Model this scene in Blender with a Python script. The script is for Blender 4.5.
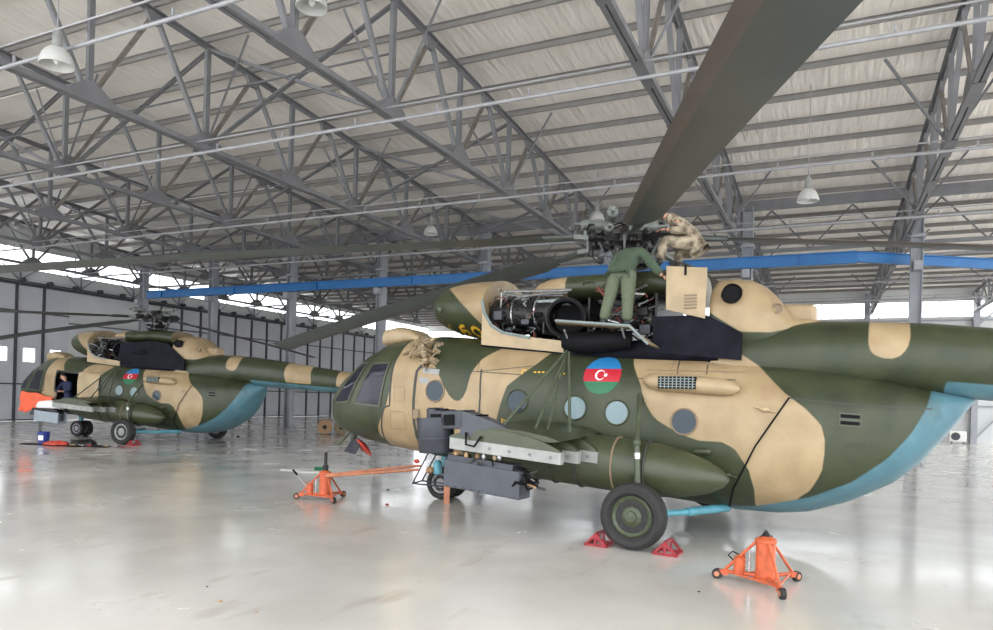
import bpy, bmesh, math, random
from math import sin, cos, pi, sqrt, radians as R
from mathutils import Vector as V, Matrix
random.seed(7)
sc = bpy.context.scene
for o in list(bpy.data.objects): bpy.data.objects.remove(o)
COL = sc.collection

# ---------------------------------------------------------------- camera, light, exposure
cd = bpy.data.cameras.new('camera'); cam = bpy.data.objects.new('camera', cd); COL.objects.link(cam)
cd.sensor_fit = 'HORIZONTAL'; cd.sensor_width = 36; cd.lens = 700 / 993 * 36
cd.shift_y = (397.9 - 315) / 993; cd.clip_end = 400; cd.clip_start = .05
cam.matrix_world = Matrix.Translation((0, 0, 1.884)) @ Matrix.Rotation(R(90), 4, 'X') @ Matrix.Rotation(.0288, 4, 'Z')
sc.camera = cam
wd = bpy.data.worlds.new('World'); sc.world = wd; wd.use_nodes = True
nt = wd.node_tree; bg = nt.nodes['Background']
bg.inputs[0].default_value = (.93, .97, 1, 1); bg.inputs[1].default_value = 2.3
vs = sc.view_settings; vs.view_transform = 'Standard'; vs.look = 'None'; vs.gamma = 1; vs.use_curve_mapping = False
vs.exposure = 0.93

# ---------------------------------------------------------------- materials
def mat(name, col, rough=.5, metal=0., var=.0, scale=4., bump=0., spec=.5, col2=None, bscale=None, emit=None):
    m = bpy.data.materials.new(name); m.use_nodes = True; n = m.node_tree.nodes; l = m.node_tree.links
    b = n['Principled BSDF']; b.inputs['Base Color'].default_value = (*col, 1)
    b.inputs['Roughness'].default_value = rough; b.inputs['Metallic'].default_value = metal
    b.inputs['Specular IOR Level'].default_value = spec
    if var or bump or col2:
        tc = n.new('ShaderNodeTexCoord'); no = n.new('ShaderNodeTexNoise'); no.inputs['Scale'].default_value = scale
        no.inputs['Detail'].default_value = 5; l.new(tc.outputs['Object'], no.inputs['Vector'])
    if var or col2:
        c2 = col2 or tuple(c * (1 - var) for c in col); c1 = col if col2 else tuple(min(1, c * (1 + var * .6)) for c in col)
        r = n.new('ShaderNodeValToRGB'); r.color_ramp.elements[0].position = .35; r.color_ramp.elements[1].position = .65
        r.color_ramp.elements[0].color = (*c2, 1); r.color_ramp.elements[1].color = (*c1, 1)
        l.new(no.outputs['Fac'], r.inputs[0]); l.new(r.outputs[0], b.inputs['Base Color'])
    if bump:
        bp = n.new('ShaderNodeBump'); bp.inputs['Strength'].default_value = bump; bp.inputs['Distance'].default_value = .02
        nb = no
        if bscale:
            nb = n.new('ShaderNodeTexNoise'); nb.inputs['Scale'].default_value = bscale; nb.inputs['Detail'].default_value = 4
            l.new(tc.outputs['Object'], nb.inputs['Vector'])
        l.new(nb.outputs['Fac'], bp.inputs['Height']); l.new(bp.outputs[0], b.inputs['Normal'])
    if emit: b.inputs['Emission Color'].default_value = (*emit[0], 1); b.inputs['Emission Strength'].default_value = emit[1]
    return m
TAN = (.385, .285, .165); GREEN = (.044, .052, .023); BLUE = (.095, .20, .24)
def camo_mat():
    m = bpy.data.materials.new('camo_paint'); m.use_nodes = True; n = m.node_tree.nodes; l = m.node_tree.links
    b = n['Principled BSDF']; b.inputs['Roughness'].default_value = .40; b.inputs['Specular IOR Level'].default_value = .38
    tc = n.new('ShaderNodeTexCoord')
    def noise(s, d=5):
        q = n.new('ShaderNodeTexNoise'); q.inputs['Scale'].default_value = s; q.inputs['Detail'].default_value = d
        l.new(tc.outputs['Object'], q.inputs['Vector']); return q
    def tone(c, c2, s):
        q = noise(s); r = n.new('ShaderNodeValToRGB'); r.color_ramp.elements[0].position = .3; r.color_ramp.elements[1].position = .68
        r.color_ramp.elements[0].color = (*c2, 1); r.color_ramp.elements[1].color = (*c, 1); l.new(q.outputs['Fac'], r.inputs[0]); return r.outputs[0]
    g = tone(GREEN, (.026, .035, .017), 2.2); t = tone(TAN, (.29, .205, .11), 2.6); bl = tone(BLUE, (.065, .155, .195), 3)
    def mask(a):
        at = n.new('ShaderNodeAttribute'); at.attribute_name = a
        q = n.new('ShaderNodeMath'); q.operation = 'MULTIPLY_ADD'; q.inputs[1].default_value = 60; q.inputs[2].default_value = .5; q.use_clamp = True
        l.new(at.outputs['Fac'], q.inputs[0]); return q.outputs[0]
    def mix(f, a, c):
        x = n.new('ShaderNodeMix'); x.data_type = 'RGBA'; l.new(f, x.inputs[0]); l.new(a, x.inputs[6]); l.new(c, x.inputs[7]); return x.outputs[2]
    c = mix(mask('tan'), g, t); c = mix(mask('belly'), c, bl)
    # grime streaks and oil stains
    q = noise(1.3, 8); r = n.new('ShaderNodeValToRGB'); r.color_ramp.elements[0].position = .56; r.color_ramp.elements[1].position = .78
    r.color_ramp.elements[0].color = (1, 1, 1, 1); r.color_ramp.elements[1].color = (.50, .42, .34, 1); l.new(q.outputs['Fac'], r.inputs[0])
    x = n.new('ShaderNodeMix'); x.data_type = 'RGBA'; x.blend_type = 'MULTIPLY'; x.inputs[0].default_value = 1
    l.new(c, x.inputs[6]); l.new(r.outputs[0], x.inputs[7]); l.new(x.outputs[2], b.inputs['Base Color'])
    bp = n.new('ShaderNodeBump'); bp.inputs['Strength'].default_value = .28; bp.inputs['Distance'].default_value = .03
    q = noise(3.5, 2); l.new(q.outputs['Fac'], bp.inputs['Height']); l.new(bp.outputs[0], b.inputs['Normal'])
    return m
M = {}
M['camo'] = camo_mat()
M['tan'] = mat('tan_paint', TAN, .45, var=.16, scale=3)
M['green'] = mat('green_paint', GREEN, .42, var=.2, scale=4)
M['lgreen'] = mat('light_green_paint', (.062, .076, .045), .45, var=.15)
M['blue'] = mat('light_blue_paint', (.10, .32, .40), .4, var=.15)
M['railblue'] = mat('crane_blue_paint', (.02, .15, .40), .45, var=.1, scale=1.5)
M['steel'] = mat('grey_painted_steel', (.165, .165, .175), .5, var=.14, scale=2)
M['steel_l'] = mat('pale_galvanised_steel', (.33, .33, .345), .45, metal=.2, var=.12)
M['colsteel'] = mat('column_grey_paint', (.30, .31, .34), .5, var=.1, scale=1.5)
M['primer'] = mat('brown_primer_steel', (.215, .19, .168), .6, var=.2)
M['wall'] = mat('wall_sandwich_panel', (.55, .56, .56), .55, var=.06, scale=.6)
M['door'] = mat('door_grey_panel', (.50, .505, .54), .5, var=.06, scale=.8)
M['frame'] = mat('dark_door_frame', (.045, .048, .055), .5)
M['black'] = mat('black_paint', (.006, .006, .007), .6, spec=.1)
M['navy'] = mat('blackened_panel', (.008, .008, .014), .5, var=.4, scale=5, spec=.08)
M['rubber'] = mat('tyre_rubber', (.02, .019, .019), .75, var=.25, scale=12, bump=.2)
M['hub'] = mat('wheel_hub_green', (.055, .068, .036), .4, var=.3, scale=20)
M['gun'] = mat('gun_grey', (.036, .039, .05), .45, metal=.1, var=.18, scale=6)
M['boxgrey'] = mat('ammo_box_grey', (.056, .06, .075), .5, var=.12, scale=5)
M['white'] = mat('off_white_metal', (.30, .305, .29), .5, var=.15, scale=6)
M['metal'] = mat('bare_metal', (.45, .45, .46), .3, metal=.85, var=.3, scale=20)
M['dmetal'] = mat('dark_oily_metal', (.022, .02, .02), .4, metal=.2, spec=.3, var=.5, scale=25)
M['copper'] = mat('reddish_wiring', (.20, .05, .035), .5, var=.3, scale=30)
M['sage'] = mat('sage_green_paint', (.20, .235, .23), .4, var=.12, scale=10)
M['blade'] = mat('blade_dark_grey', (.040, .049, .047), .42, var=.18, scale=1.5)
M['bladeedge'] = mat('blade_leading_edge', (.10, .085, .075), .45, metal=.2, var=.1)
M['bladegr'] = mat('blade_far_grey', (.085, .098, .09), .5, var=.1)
M['orange'] = mat('orange_jack_paint', (.52, .10, .035), .45, var=.22, scale=14)
M['opipe'] = mat('salmon_tow_bar_paint', (.50, .19, .10), .45, var=.18, scale=6)
M['red'] = mat('red_paint', (.30, .018, .028), .45, var=.3, scale=14)
M['redcover'] = mat('red_cover', (.50, .05, .03), .6, var=.2)
M['cloth_orange'] = mat('orange_cover_cloth', (.80, .12, .05), .7, var=.12, scale=5, bump=.5)
M['suit'] = mat('green_overall_cloth', (.060, .088, .055), .85, var=.12, scale=14, bump=.3)
M['suit2'] = mat('green_trouser_cloth', (.105, .125, .078), .85, var=.12, scale=12, bump=.3)
M['skin'] = mat('skin', (.55, .29, .20), .55)
M['hair'] = mat('dark_hair', (.02, .015, .012), .7)
M['jacket'] = mat('navy_jacket_cloth', (.012, .02, .06), .8, var=.2, scale=10)
M['camocloth'] = mat('desert_camo_cloth', (.42, .35, .25), .85, scale=9, col2=(.10, .075, .05), bump=.2)
M['bootm'] = mat('black_boot_leather', (.015, .015, .018), .5)
M['yellow'] = mat('yellow_stencil', (.72, .42, .03), .5)
M['flagblue'] = mat('flag_blue', (.02, .17, .40), .45)
M['flagred'] = mat('flag_red', (.44, .01, .025), .45)
M['flaggreen'] = mat('flag_green', (.008, .13, .055), .45)
M['flagwhite'] = mat('flag_white', (.85, .85, .85), .45)
M['seam'] = mat('panel_seam', (.04, .042, .035), .6)
M['seamtan'] = mat('worn_seam', (.22, .16, .10), .6)
M['wood'] = mat('plywood', (.42, .25, .13), .6, var=.2, scale=8)
M['bucket'] = mat('blue_bucket_paint', (.02, .04, .22), .35)
M['netting'] = mat('camouflage_netting_cloth', (.50, .38, .24), .8, col2=(.14, .11, .06), scale=30)
M['plastic'] = mat('clear_plastic_sheet', (.62, .63, .60), .25, var=.1)
M['acwhite'] = mat('air_conditioner_white', (.75, .74, .70), .45)
M['lampm'] = mat('lamp_reflector_aluminium', (.55, .55, .53), .35, metal=.1)
M['damper'] = mat('damper_sage_paint', (.12, .13, .118), .4, var=.15, scale=10)
M['boxgrey2'] = mat('pale_ammo_box_grey', (.27, .31, .35), .5, var=.1)
M['purlin'] = mat('purlin_primer_grey', (.27, .255, .24), .6, var=.1)
M['roof'] = None
def glass_dark(name, col, rough=.04):
    m = mat(name, col, rough, spec=.25); b = m.node_tree.nodes['Principled BSDF']
    return m
M['cglass'] = glass_dark('cockpit_glass', (.012, .013, .022))
M['wglass'] = glass_dark('cabin_glass_painted_reflection', (.20, .27, .29), .12)  # reflection put into the paler base colour of the middle cabin windows
M['wglass2'] = glass_dark('dark_cabin_window_glass', (.03, .045, .06), .06)
def pane_mat():
    m = bpy.data.materials.new('strip_window_glazing'); m.use_nodes = True; n = m.node_tree.nodes; l = m.node_tree.links
    out = n['Material Output']; n.remove(n['Principled BSDF'])
    t = n.new('ShaderNodeBsdfTransparent'); g = n.new('ShaderNodeBsdfGlossy'); g.inputs['Roughness'].default_value = .1
    x = n.new('ShaderNodeMixShader'); x.inputs[0].default_value = .08; l.new(t.outputs[0], x.inputs[1]); l.new(g.outputs[0], x.inputs[2]); l.new(x.outputs[0], out.inputs[0])
    return m
M['pane'] = pane_mat()
def floor_mat():
    m = bpy.data.materials.new('polished_concrete'); m.use_nodes = True; n = m.node_tree.nodes; l = m.node_tree.links
    b = n['Principled BSDF']; tc = n.new('ShaderNodeTexCoord')
    def noise(s, d=6, sc3=None):
        q = n.new('ShaderNodeTexNoise'); q.inputs['Scale'].default_value = s; q.inputs['Detail'].default_value = d
        if sc3:
            mp = n.new('ShaderNodeMapping'); mp.inputs['Scale'].default_value = sc3; l.new(tc.outputs['Object'], mp.inputs[0]); l.new(mp.outputs[0], q.inputs['Vector'])
        else: l.new(tc.outputs['Object'], q.inputs['Vector'])
        return q
    def ramp(q, p0, p1, c0, c1):
        r = n.new('ShaderNodeValToRGB'); r.color_ramp.elements[0].position = p0; r.color_ramp.elements[1].position = p1
        r.color_ramp.elements[0].color = c0; r.color_ramp.elements[1].color = c1; l.new(q.outputs['Fac'], r.inputs[0]); return r.outputs[0]
    c = ramp(noise(.45, 8), .35, .65, (.50, .475, .435, 1), (.64, .615, .575, 1))
    d = ramp(noise(2.3, 8, (1, .35, 1)), .62, .80, (1, 1, 1, 1), (.66, .60, .52, 1))
    x = n.new('ShaderNodeMix'); x.data_type = 'RGBA'; x.blend_type = 'MULTIPLY'; x.inputs[0].default_value = .8
    l.new(c, x.inputs[6]); l.new(d, x.inputs[7]); l.new(x.outputs[2], b.inputs['Base Color'])
    r = ramp(noise(.8, 7), .3, .7, (.10, .10, .10, 1), (.30, .30, .30, 1)); l.new(r, b.inputs['Roughness'])
    b.inputs['Specular IOR Level'].default_value = .75
    b.inputs['Coat Weight'].default_value = .35; b.inputs['Coat Roughness'].default_value = .12
    bp = n.new('ShaderNodeBump'); bp.inputs['Strength'].default_value = .13; bp.inputs['Distance'].default_value = .02
    q = noise(1.6, 6); l.new(q.outputs['Fac'], bp.inputs['Height']); l.new(bp.outputs[0], b.inputs['Normal'])
    return m
M['floor'] = floor_mat()
def roof_mat():
    m = bpy.data.materials.new('foil_backed_roof_insulation'); m.use_nodes = True; n = m.node_tree.nodes; l = m.node_tree.links
    b = n['Principled BSDF']; tc = n.new('ShaderNodeTexCoord')
    q = n.new('ShaderNodeTexNoise'); q.inputs['Scale'].default_value = .7; q.inputs['Detail'].default_value = 6; l.new(tc.outputs['Object'], q.inputs['Vector'])
    r = n.new('ShaderNodeValToRGB'); r.color_ramp.elements[0].color = (.80, .745, .69, 1); r.color_ramp.elements[1].color = (.92, .87, .81, 1)
    r.color_ramp.elements[0].position = .3; r.color_ramp.elements[1].position = .7
    l.new(q.outputs['Fac'], r.inputs[0]); l.new(r.outputs[0], b.inputs['Base Color'])
    b.inputs['Roughness'].default_value = .34; b.inputs['Metallic'].default_value = .06
    mp = n.new('ShaderNodeMapping'); mp.inputs['Rotation'].default_value = (0, 0, .35); mp.inputs['Scale'].default_value = (5, .6, 1)
    l.new(tc.outputs['Object'], mp.inputs[0]); w = n.new('ShaderNodeTexNoise'); w.inputs['Scale'].default_value = 1.2; w.inputs['Detail'].default_value = 3
    l.new(mp.outputs[0], w.inputs['Vector'])
    bp = n.new('ShaderNodeBump'); bp.inputs['Strength'].default_value = .9; bp.inputs['Distance'].default_value = .10
    l.new(w.outputs['Fac'], bp.inputs['Height']); l.new(bp.outputs[0], b.inputs['Normal'])
    return m
M['roof'] = roof_mat()

# ---------------------------------------------------------------- mesh helpers
class MB:
    def __init__(s): s.v = []; s.f = []; s.mi = []; s.cur = 0
    def add(s, vs, fs):
        k = len(s.v); s.v += [tuple(v) for v in vs]; s.f += [tuple(i + k for i in f) for f in fs]; s.mi += [s.cur] * len(fs); return s
    def box(s, c, d, rot=None):
        c = V(c); hx, hy, hz = d[0] / 2, d[1] / 2, d[2] / 2
        vs = [V((x, y, z)) for x in (-hx, hx) for y in (-hy, hy) for z in (-hz, hz)]
        if rot is not None: vs = [rot @ v for v in vs]
        return s.add([v + c for v in vs], [(0, 1, 3, 2), (4, 6, 7, 5), (0, 4, 5, 1), (2, 3, 7, 6), (0, 2, 6, 4), (1, 5, 7, 3)])
    def prof(s, p0, p1, poly, up=(0, 0, 1)):
        p0 = V(p0); p1 = V(p1); d = (p1 - p0).normalized(); up = V(up)
        if abs(d.dot(up)) > .98: up = V((0, 1, 0))
        x = d.cross(up).normalized(); y = x.cross(d).normalized(); n = len(poly)
        vs = [p + x * a + y * b for p in (p0, p1) for a, b in poly]
        fs = [(i, (i + 1) % n, n + (i + 1) % n, n + i) for i in range(n)] + [tuple(range(n - 1, -1, -1)), tuple(range(n, 2 * n))]
        return s.add(vs, fs)
    def beam(s, p0, p1, w, h, up=(0, 0, 1)):
        return s.prof(p0, p1, [(-w / 2, -h / 2), (w / 2, -h / 2), (w / 2, h / 2), (-w / 2, h / 2)], up)
    def tee(s, p0, p1, w, h, t, up=(0, 0, 1)):
        return s.prof(p0, p1, [(-w / 2, -h / 2), (w / 2, -h / 2), (w / 2, -h / 2 + t), (t / 2, -h / 2 + t), (t / 2, h / 2), (-t / 2, h / 2), (-t / 2, -h / 2 + t), (-w / 2, -h / 2 + t)], up)
    def angle(s, p0, p1, w, t=.012, up=(0, 0, 1)):
        return s.prof(p0, p1, [(-w / 2, -w / 2), (w / 2, -w / 2), (w / 2, -w / 2 + t), (-w / 2 + t, -w / 2 + t), (-w / 2 + t, w / 2), (-w / 2, w / 2)], up)
    def rings(s, rs, cap=True, close=False):
        n = len(rs[0]); m = len(rs); vs = [p for r in rs for p in r]
        fs = [(i * n + j, i * n + (j + 1) % n, (i + 1) * n + (j + 1) % n, (i + 1) * n + j) for i in range(m - 1) for j in range(n)]
        if close: fs += [((m - 1) * n + j, (m - 1) * n + (j + 1) % n, (j + 1) % n, j) for j in range(n)]
        if cap and not close: fs += [tuple(range(n - 1, -1, -1)), tuple((m - 1) * n + j for j in range(n))]
        return s.add(vs, fs)
    def tube(s, p0, p1, r, r1=None, n=12):
        return s.path([p0, p1], [r, r if r1 is None else r1], n)
    def path(s, pts, r, n=8, close=False):
        pts = [V(p) for p in pts]; rs = r if isinstance(r, (list, tuple)) else [r] * len(pts); out = []; prev = None
        for i, p in enumerate(pts):
            if close: d = pts[(i + 1) % len(pts)] - pts[i - 1]
            else: d = (pts[min(i + 1, len(pts) - 1)] - pts[max(i - 1, 0)])
            d = d.normalized()
            if prev is None:
                u = V((0, 0, 1)) if abs(d.z) < .9 else V((1, 0, 0)); x = d.cross(u).normalized()
            else:
                x = (prev - d * prev.dot(d)).normalized()
            prev = x; y = d.cross(x)
            out.append([p + x * (cos(2 * pi * j / n) * rs[i]) + y * (sin(2 * pi * j / n) * rs[i]) for j in range(n)])
        return s.rings(out, close=close)
    def lathe(s, o, ax, prof, n=24, cap=True):
        o = V(o); d = V(ax).normalized(); u = V((0, 0, 1)) if abs(d.z) < .9 else V((1, 0, 0)); x = d.cross(u).normalized(); y = d.cross(x)
        return s.rings([[o + d * t + x * (cos(2 * pi * j / n) * max(r, 1e-4)) + y * (sin(2 * pi * j / n) * max(r, 1e-4)) for j in range(n)] for t, r in prof], cap=cap)
    def ell(s, c, r, n=16, m=10, rot=None):
        c = V(c); rs = []
        for i in range(m + 1):
            a = -pi / 2 + pi * i / m
            ring = [V((r[0] * cos(a) * cos(2 * pi * j / n), r[1] * cos(a) * sin(2 * pi * j / n), r[2] * sin(a))) for j in range(n)]
            if rot is not None: ring = [rot @ q for q in ring]
            rs.append([c + q for q in ring])
        return s.rings(rs)
    def prism(s, poly, fn, t0, t1):     # fn(u, v, t) -> point
        n = len(poly); vs = [fn(u, v, t) for t in (t0, t1) for u, v in poly]
        return s.add(vs, [(i, (i + 1) % n, n + (i + 1) % n, n + i) for i in range(n)] + [tuple(range(n - 1, -1, -1)), tuple(range(n, 2 * n))])
    def grid(s, rows):
        n = len(rows[0]); vs = [p for r in rows for p in r]
        return s.add(vs, [(i * n + j, i * n + j + 1, (i + 1) * n + j + 1, (i + 1) * n + j) for i in range(len(rows) - 1) for j in range(n - 1)])
    def mesh(s, name, mats, smooth=35):
        me = bpy.data.meshes.new(name); me.from_pydata(s.v, [], s.f)
        for m in (mats if isinstance(mats, (list, tuple)) else [mats]): me.materials.append(m)
        me.polygons.foreach_set('material_index', s.mi)
        bm = bmesh.new(); bm.from_mesh(me); bmesh.ops.recalc_face_normals(bm, faces=bm.faces); bm.to_mesh(me); bm.free()
        if smooth:
            me.polygons.foreach_set('use_smooth', [True] * len(me.polygons)); me.set_sharp_from_angle(angle=R(smooth))
        me.update(); return me
    def build(s, name, mats, parent=None, smooth=35, loc=None, rz=None, bevel=0):
        o = bpy.data.objects.new(name, s.mesh(name, mats, smooth)); COL.objects.link(o); o.parent = parent
        if loc is not None: o.location = loc
        if rz is not None: o.rotation_euler = (0, 0, rz)
        if bevel:
            b = o.modifiers.new('bevel', 'BEVEL'); b.width = bevel; b.segments = 2; b.limit_method = 'ANGLE'
        return o
def empty(name, loc, rz=0):
    o = bpy.data.objects.new(name, None); COL.objects.link(o); o.location = loc; o.rotation_euler = (0, 0, rz); o.empty_display_size = .2; return o
def tag(o, label=None, cat=None, group=None, kind=None):
    if label: o['label'] = label
    if cat: o['category'] = cat
    if group: o['group'] = group
    if kind: o['kind'] = kind
    return o
def copy_tree(o, parent=None):
    c = o.copy(); COL.objects.link(c); c.parent = parent
    for ch in KIDS(o): copy_tree(ch, c)
    return c
def KIDS(o): return [c for c in o.children]

# ---------------------------------------------------------------- building frame: a runs right, b runs away
BY = .4415; AX = V((cos(BY), -sin(BY), 0)); BX = V((sin(BY), cos(BY), 0))
def W(a, b, z=0): return AX * a + BX * b + V((0, 0, z))
bld = dict(rz=-BY)
def rz_(b):      # underside of purlins
    return 9.5 + .06 * (27.4 - b) if b < 27.4 else 9.5 - .02 * (b - 27.4)
A0, A1, B0, B1 = -37.3, 12.5, -2.0, 49.5
# floor
m = MB(); m.box(((A0 + 45) / 2, 25, -.1), (45 - A0, 76, .2)); tag(m.build('floor', M['floor'], smooth=0, **bld), 'polished light grey concrete hangar floor with wet-looking reflections', kind='structure')
# ceiling: panels with purlins as its parts
ceil = empty('ceiling', (0, 0, 0), -BY); tag(ceil, 'pale foil-lined hangar roof on rows of steel purlins', kind='structure')
m = MB()
def slab(a0, a1, b0, b1):
    z0, z1 = rz_(b0) + .155, rz_(b1) + .155
    m.add([(a0, b0, z0), (a1, b0, z0), (a1, b1, z1), (a0, b1, z1), (a0, b0, z0 + .12), (a1, b0, z0 + .12), (a1, b1, z1 + .12), (a0, b1, z1 + .12)],
          [(0, 1, 2, 3), (7, 6, 5, 4), (0, 4, 5, 1), (1, 5, 6, 2), (2, 6, 7, 3), (3, 7, 4, 0)])
slab(-20, A1, B0, 27.4); slab(-20, A1, 27.4, B1)
# left bays: translucent rooflight strips are left between opaque panels
for b0 in range(0, 10):
    s0 = B0 + b0 * 2.94; slab(A0 - .3, -20, s0, s0 + (2.90 if b0 not in (5, 7) else 2.78))
slab(A0 - .3, -20, 27.4, 62)
m.build('roof_panel', M['roof'], ceil, smooth=0)
m = MB()
for b0 in range(0, 10):
    s0 = B0 + b0 * 2.94; w = (2.90 if b0 not in (5, 7) else 2.78)
    z0, z1 = rz_(s0 + w) + .21, rz_(s0 + 2.94) + .21
    m.add([(A0, s0 + w, z0), (-20, s0 + w, z0), (-20, s0 + 2.94, z1), (A0, s0 + 2.94, z1)], [(0, 1, 2, 3)])
m.build('rooflight', M['pane'], ceil, smooth=0)
pm = MB(); pm.prof((A0, 0, .1), (A1, 0, .1), [(-.035, -.1), (.035, -.1), (.035, -.085), (-.02, -.085), (-.02, .04), (.035, .04), (.035, .055), (-.035, .055)])
pme = pm.mesh('purlin', M['purlin'], 0)
pm2 = MB(); pm2.prof((A0, 0, .1), (-20, 0, .1), [(-.035, -.1), (.035, -.1), (.035, -.085), (-.02, -.085), (-.02, .04), (.035, .04), (.035, .055), (-.035, .055)])
pme2 = pm2.mesh('purlin', M['purlin'], 0)
for k in range(-23, 23):
    b = 27.4 + 1.5 * k
    if b < B0 or (b > 61): continue
    o = bpy.data.objects.new('purlin', pme if b < B1 else pme2); COL.objects.link(o); o.parent = ceil; o.location = (0, b, rz_(b))
# walls
def wall_panel(name, pts, label, mt='wall'):
    m = MB()
    for (p, q, z0, z1, off, th) in pts:
        pa = V((p[0], p[1], 0)); qa = V((q[0], q[1], 0)); d = (qa - pa).normalized(); nrm = V((-d.y, d.x, 0))
        c = (pa + qa) / 2 + nrm * off; L = (qa - pa).length
        m.box((c.x, c.y, (z0 + z1) / 2), (L if abs(d.x) > .5 else th, th if abs(d.x) > .5 else L, z1 - z0))
    o = m.build(name, M[mt], smooth=0, **bld); tag(o, label, kind='structure'); return o
LB0, LB1 = -2, 62.1
# left wall: bands below and above the strip window; door wall with small panes
wl = wall_panel('wall_left', [((A0 - .15, LB0), (A0 - .15, LB1), 6.95, 7.78, 0, .2), ((A0 - .15, LB0), (A0 - .15, LB1), 8.86, 12.3, 0, .2),
                              ((A0 - .15, 24.4), (A0 - .15, 30.2), 0, 6.95, 0, .2), ((A0 - .15, LB0), (A0 - .15, 14.8), 0, 6.95, 0, .2)],
                'pale panelled gable wall left of the helicopters')
def glaze(name, x0, y0, x1, y1, z0, z1, label, n):
    o = empty(name, (0, 0, 0), -BY); tag(o, label, kind='structure')
    L = sqrt((x1 - x0) ** 2 + (y1 - y0) ** 2); m = MB()
    m.add([(x0, y0, z0), (x1, y1, z0), (x1, y1, z1), (x0, y0, z1)], [(0, 1, 2, 3)]); m.build('pane', M['pane'], o, smooth=0)
    m = MB()
    for z in (z0, z1): m.beam((x0, y0, z), (x1, y1, z), .1, .06)
    for i in range(n + 1):
        t = i / n; m.box((x0 + (x1 - x0) * t, y0 + (y1 - y0) * t, (z0 + z1) / 2), (.05, .05, z1 - z0))
    m.build('window_frame', M['steel_l'], o, smooth=0)
glaze('window_1', A0 - .1, LB0, A0 - .1, LB1, 7.78, 8.86, 'long bright strip window high on the left wall', 12)
# folding hangar door leaves in the left wall, each with a frame and a small pane
nd = 0
def door_leaf(b0, b1, pane):
    global nd; nd += 1
    o = empty('door_%d' % nd, W(A0, b0), -BY); tag(o, 'tall grey hangar door leaf in the left wall' + (' with a small bright pane' if pane else ''), kind='structure')
    w = b1 - b0; m = MB()
    if pane:
        p0, p1 = w * .30, w * .74; zz0, zz1 = 3.05, 3.75
        m.box((-.1, p0 / 2, 3.47), (.08, p0, 6.94)); m.box((-.1, (p1 + w) / 2, 3.47), (.08, w - p1, 6.94))
        m.box((-.1, (p0 + p1) / 2, zz0 / 2), (.08, p1 - p0, zz0)); m.box((-.1, (p0 + p1) / 2, (zz1 + 6.94) / 2), (.08, p1 - p0, 6.94 - zz1))
        m.build('door_panel', M['door'], o, smooth=0)
        g = MB(); g.add([(-.1, p0, zz0), (-.1, p1, zz0), (-.1, p1, zz1), (-.1, p0, zz1)], [(0, 1, 2, 3)]); g.build('pane', M['pane'], o, smooth=0)
    else:
        m.box((-.1, w / 2, 3.47), (.08, w, 6.94)); m.build('door_panel', M['door'], o, smooth=0)
    f = MB()
    f.box((-.02, 0, 3.47), (.10, .12, 6.94))
    for z in (.06, 1.9, 5.62): f.box((-.03, w / 2, z), (.08, w, .07))
    f.build('door_frame', M['frame'], o, smooth=0)
for i in range(7): door_leaf(14.8 + 1.372 * i, 14.8 + 1.372 * (i + 1), i >= 3)
for i in range(20): door_leaf(30.2 + 1.5 * i, 30.2 + 1.5 * (i + 1), False)
# door track along the door heads with rollers and hanging mess
t = empty('door_track', W(A0 + .1, 20, 6.95), -BY); tag(t, 'dark steel door track with roller carriages above the grey door leaves', 'door track')
m = MB(); m.box((0, 21, .05), (.16, 66 - 24, .14)); m.box((.15, 21, .16), (.10, 66 - 24, .05)); m.build('rail', M['frame'], t, smooth=0)
for i in range(30):
    m = MB(); m.tube((-.05, .4 + i * 1.4, .24), (.22, .4 + i * 1.4, .24), .12); m.build('roller', M['frame'], t)
# raking stays on the band above doors
for i in range(13):
    m = MB(); b = 15 + 3.2 * i
    m.beam((0, 0, 0), (0, .9, .75), .05, .05); m.beam((0, 0, 0), (0, -.9, .75), .05, .05); m.beam((0, 0, -.15), (0, 0, .75), .07, .07)
    o = m.build('wall_stay', M['steel'], smooth=0, loc=W(A0 + .16, b + .3, 7.15), rz=-BY)
    tag(o, 'small forked grey wall stay under the left strip window, number %s from the near end' % ['one', 'two', 'three', 'four', 'five', 'six', 'seven', 'eight', 'nine', 'ten', 'eleven', 'twelve', 'thirteen'][i], 'wall stay', 'forked wall stays under the left strip window')
# horizontal girts on the panelled part of left wall
m = MB()
for z in (5.25, 1.9): m.box((A0, 27.3, z), (.1, 5.8, .08))
tag(m.build('trim_1', M['steel'], smooth=0, **bld), 'horizontal steel girts across the panelled part of the left wall', kind='structure')
# far wall
wall_panel('wall_far', [((-20, B1), (A1, B1), 0, 7.5, 0, .2), ((-20, B1), (A1, B1), 8.5, 9.4, 0, .2), ((-20.1, B1), (-20.1, 62), 0, 7.5, 0, .2), ((-20.1, B1), (-20.1, 62), 8.5, 9.4, 0, .2),
                        ((A0, 62), (-20, 62), 0, 7.5, 0, .2), ((A0, 62), (-20, 62), 8.5, 9.4, 0, .2)], 'pale panelled far wall seen beneath the near tail boom')
glaze('window_2', -20, B1, A1, B1, 7.5, 8.5, 'long bright strip window high on the far wall', 10)
glaze('window_3', A0, 62, -20, 62, 7.5, 8.5, 'bright strip window on the recessed far wall', 5)
glaze('window_4', -20.1, B1, -20.1, 62, 7.5, 8.5, 'bright strip window on the return of the far wall', 3)
m = MB()
for a in (-15, -9.3, -3.6, 2.1, 7.8, 13.5): m.box((a, B1 - .3, 4.5), (.32, .36, 9.0))
for z in (2.2, 4.6, 7.3): m.box((0, B1 - .15, z), (38, .1, .1))
m.beam((7.8, B1 - .35, 5.4), (9.6, B1 - .35, 2.4), .08, .08); m.beam((9.6, B1 - .35, 2.4), (7.8, B1 - .35, .2), .08, .08)
m.beam((7.9, B1 - .4, 7.0), (9.9, B1 - .4, 9.0), .1, .1)
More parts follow.
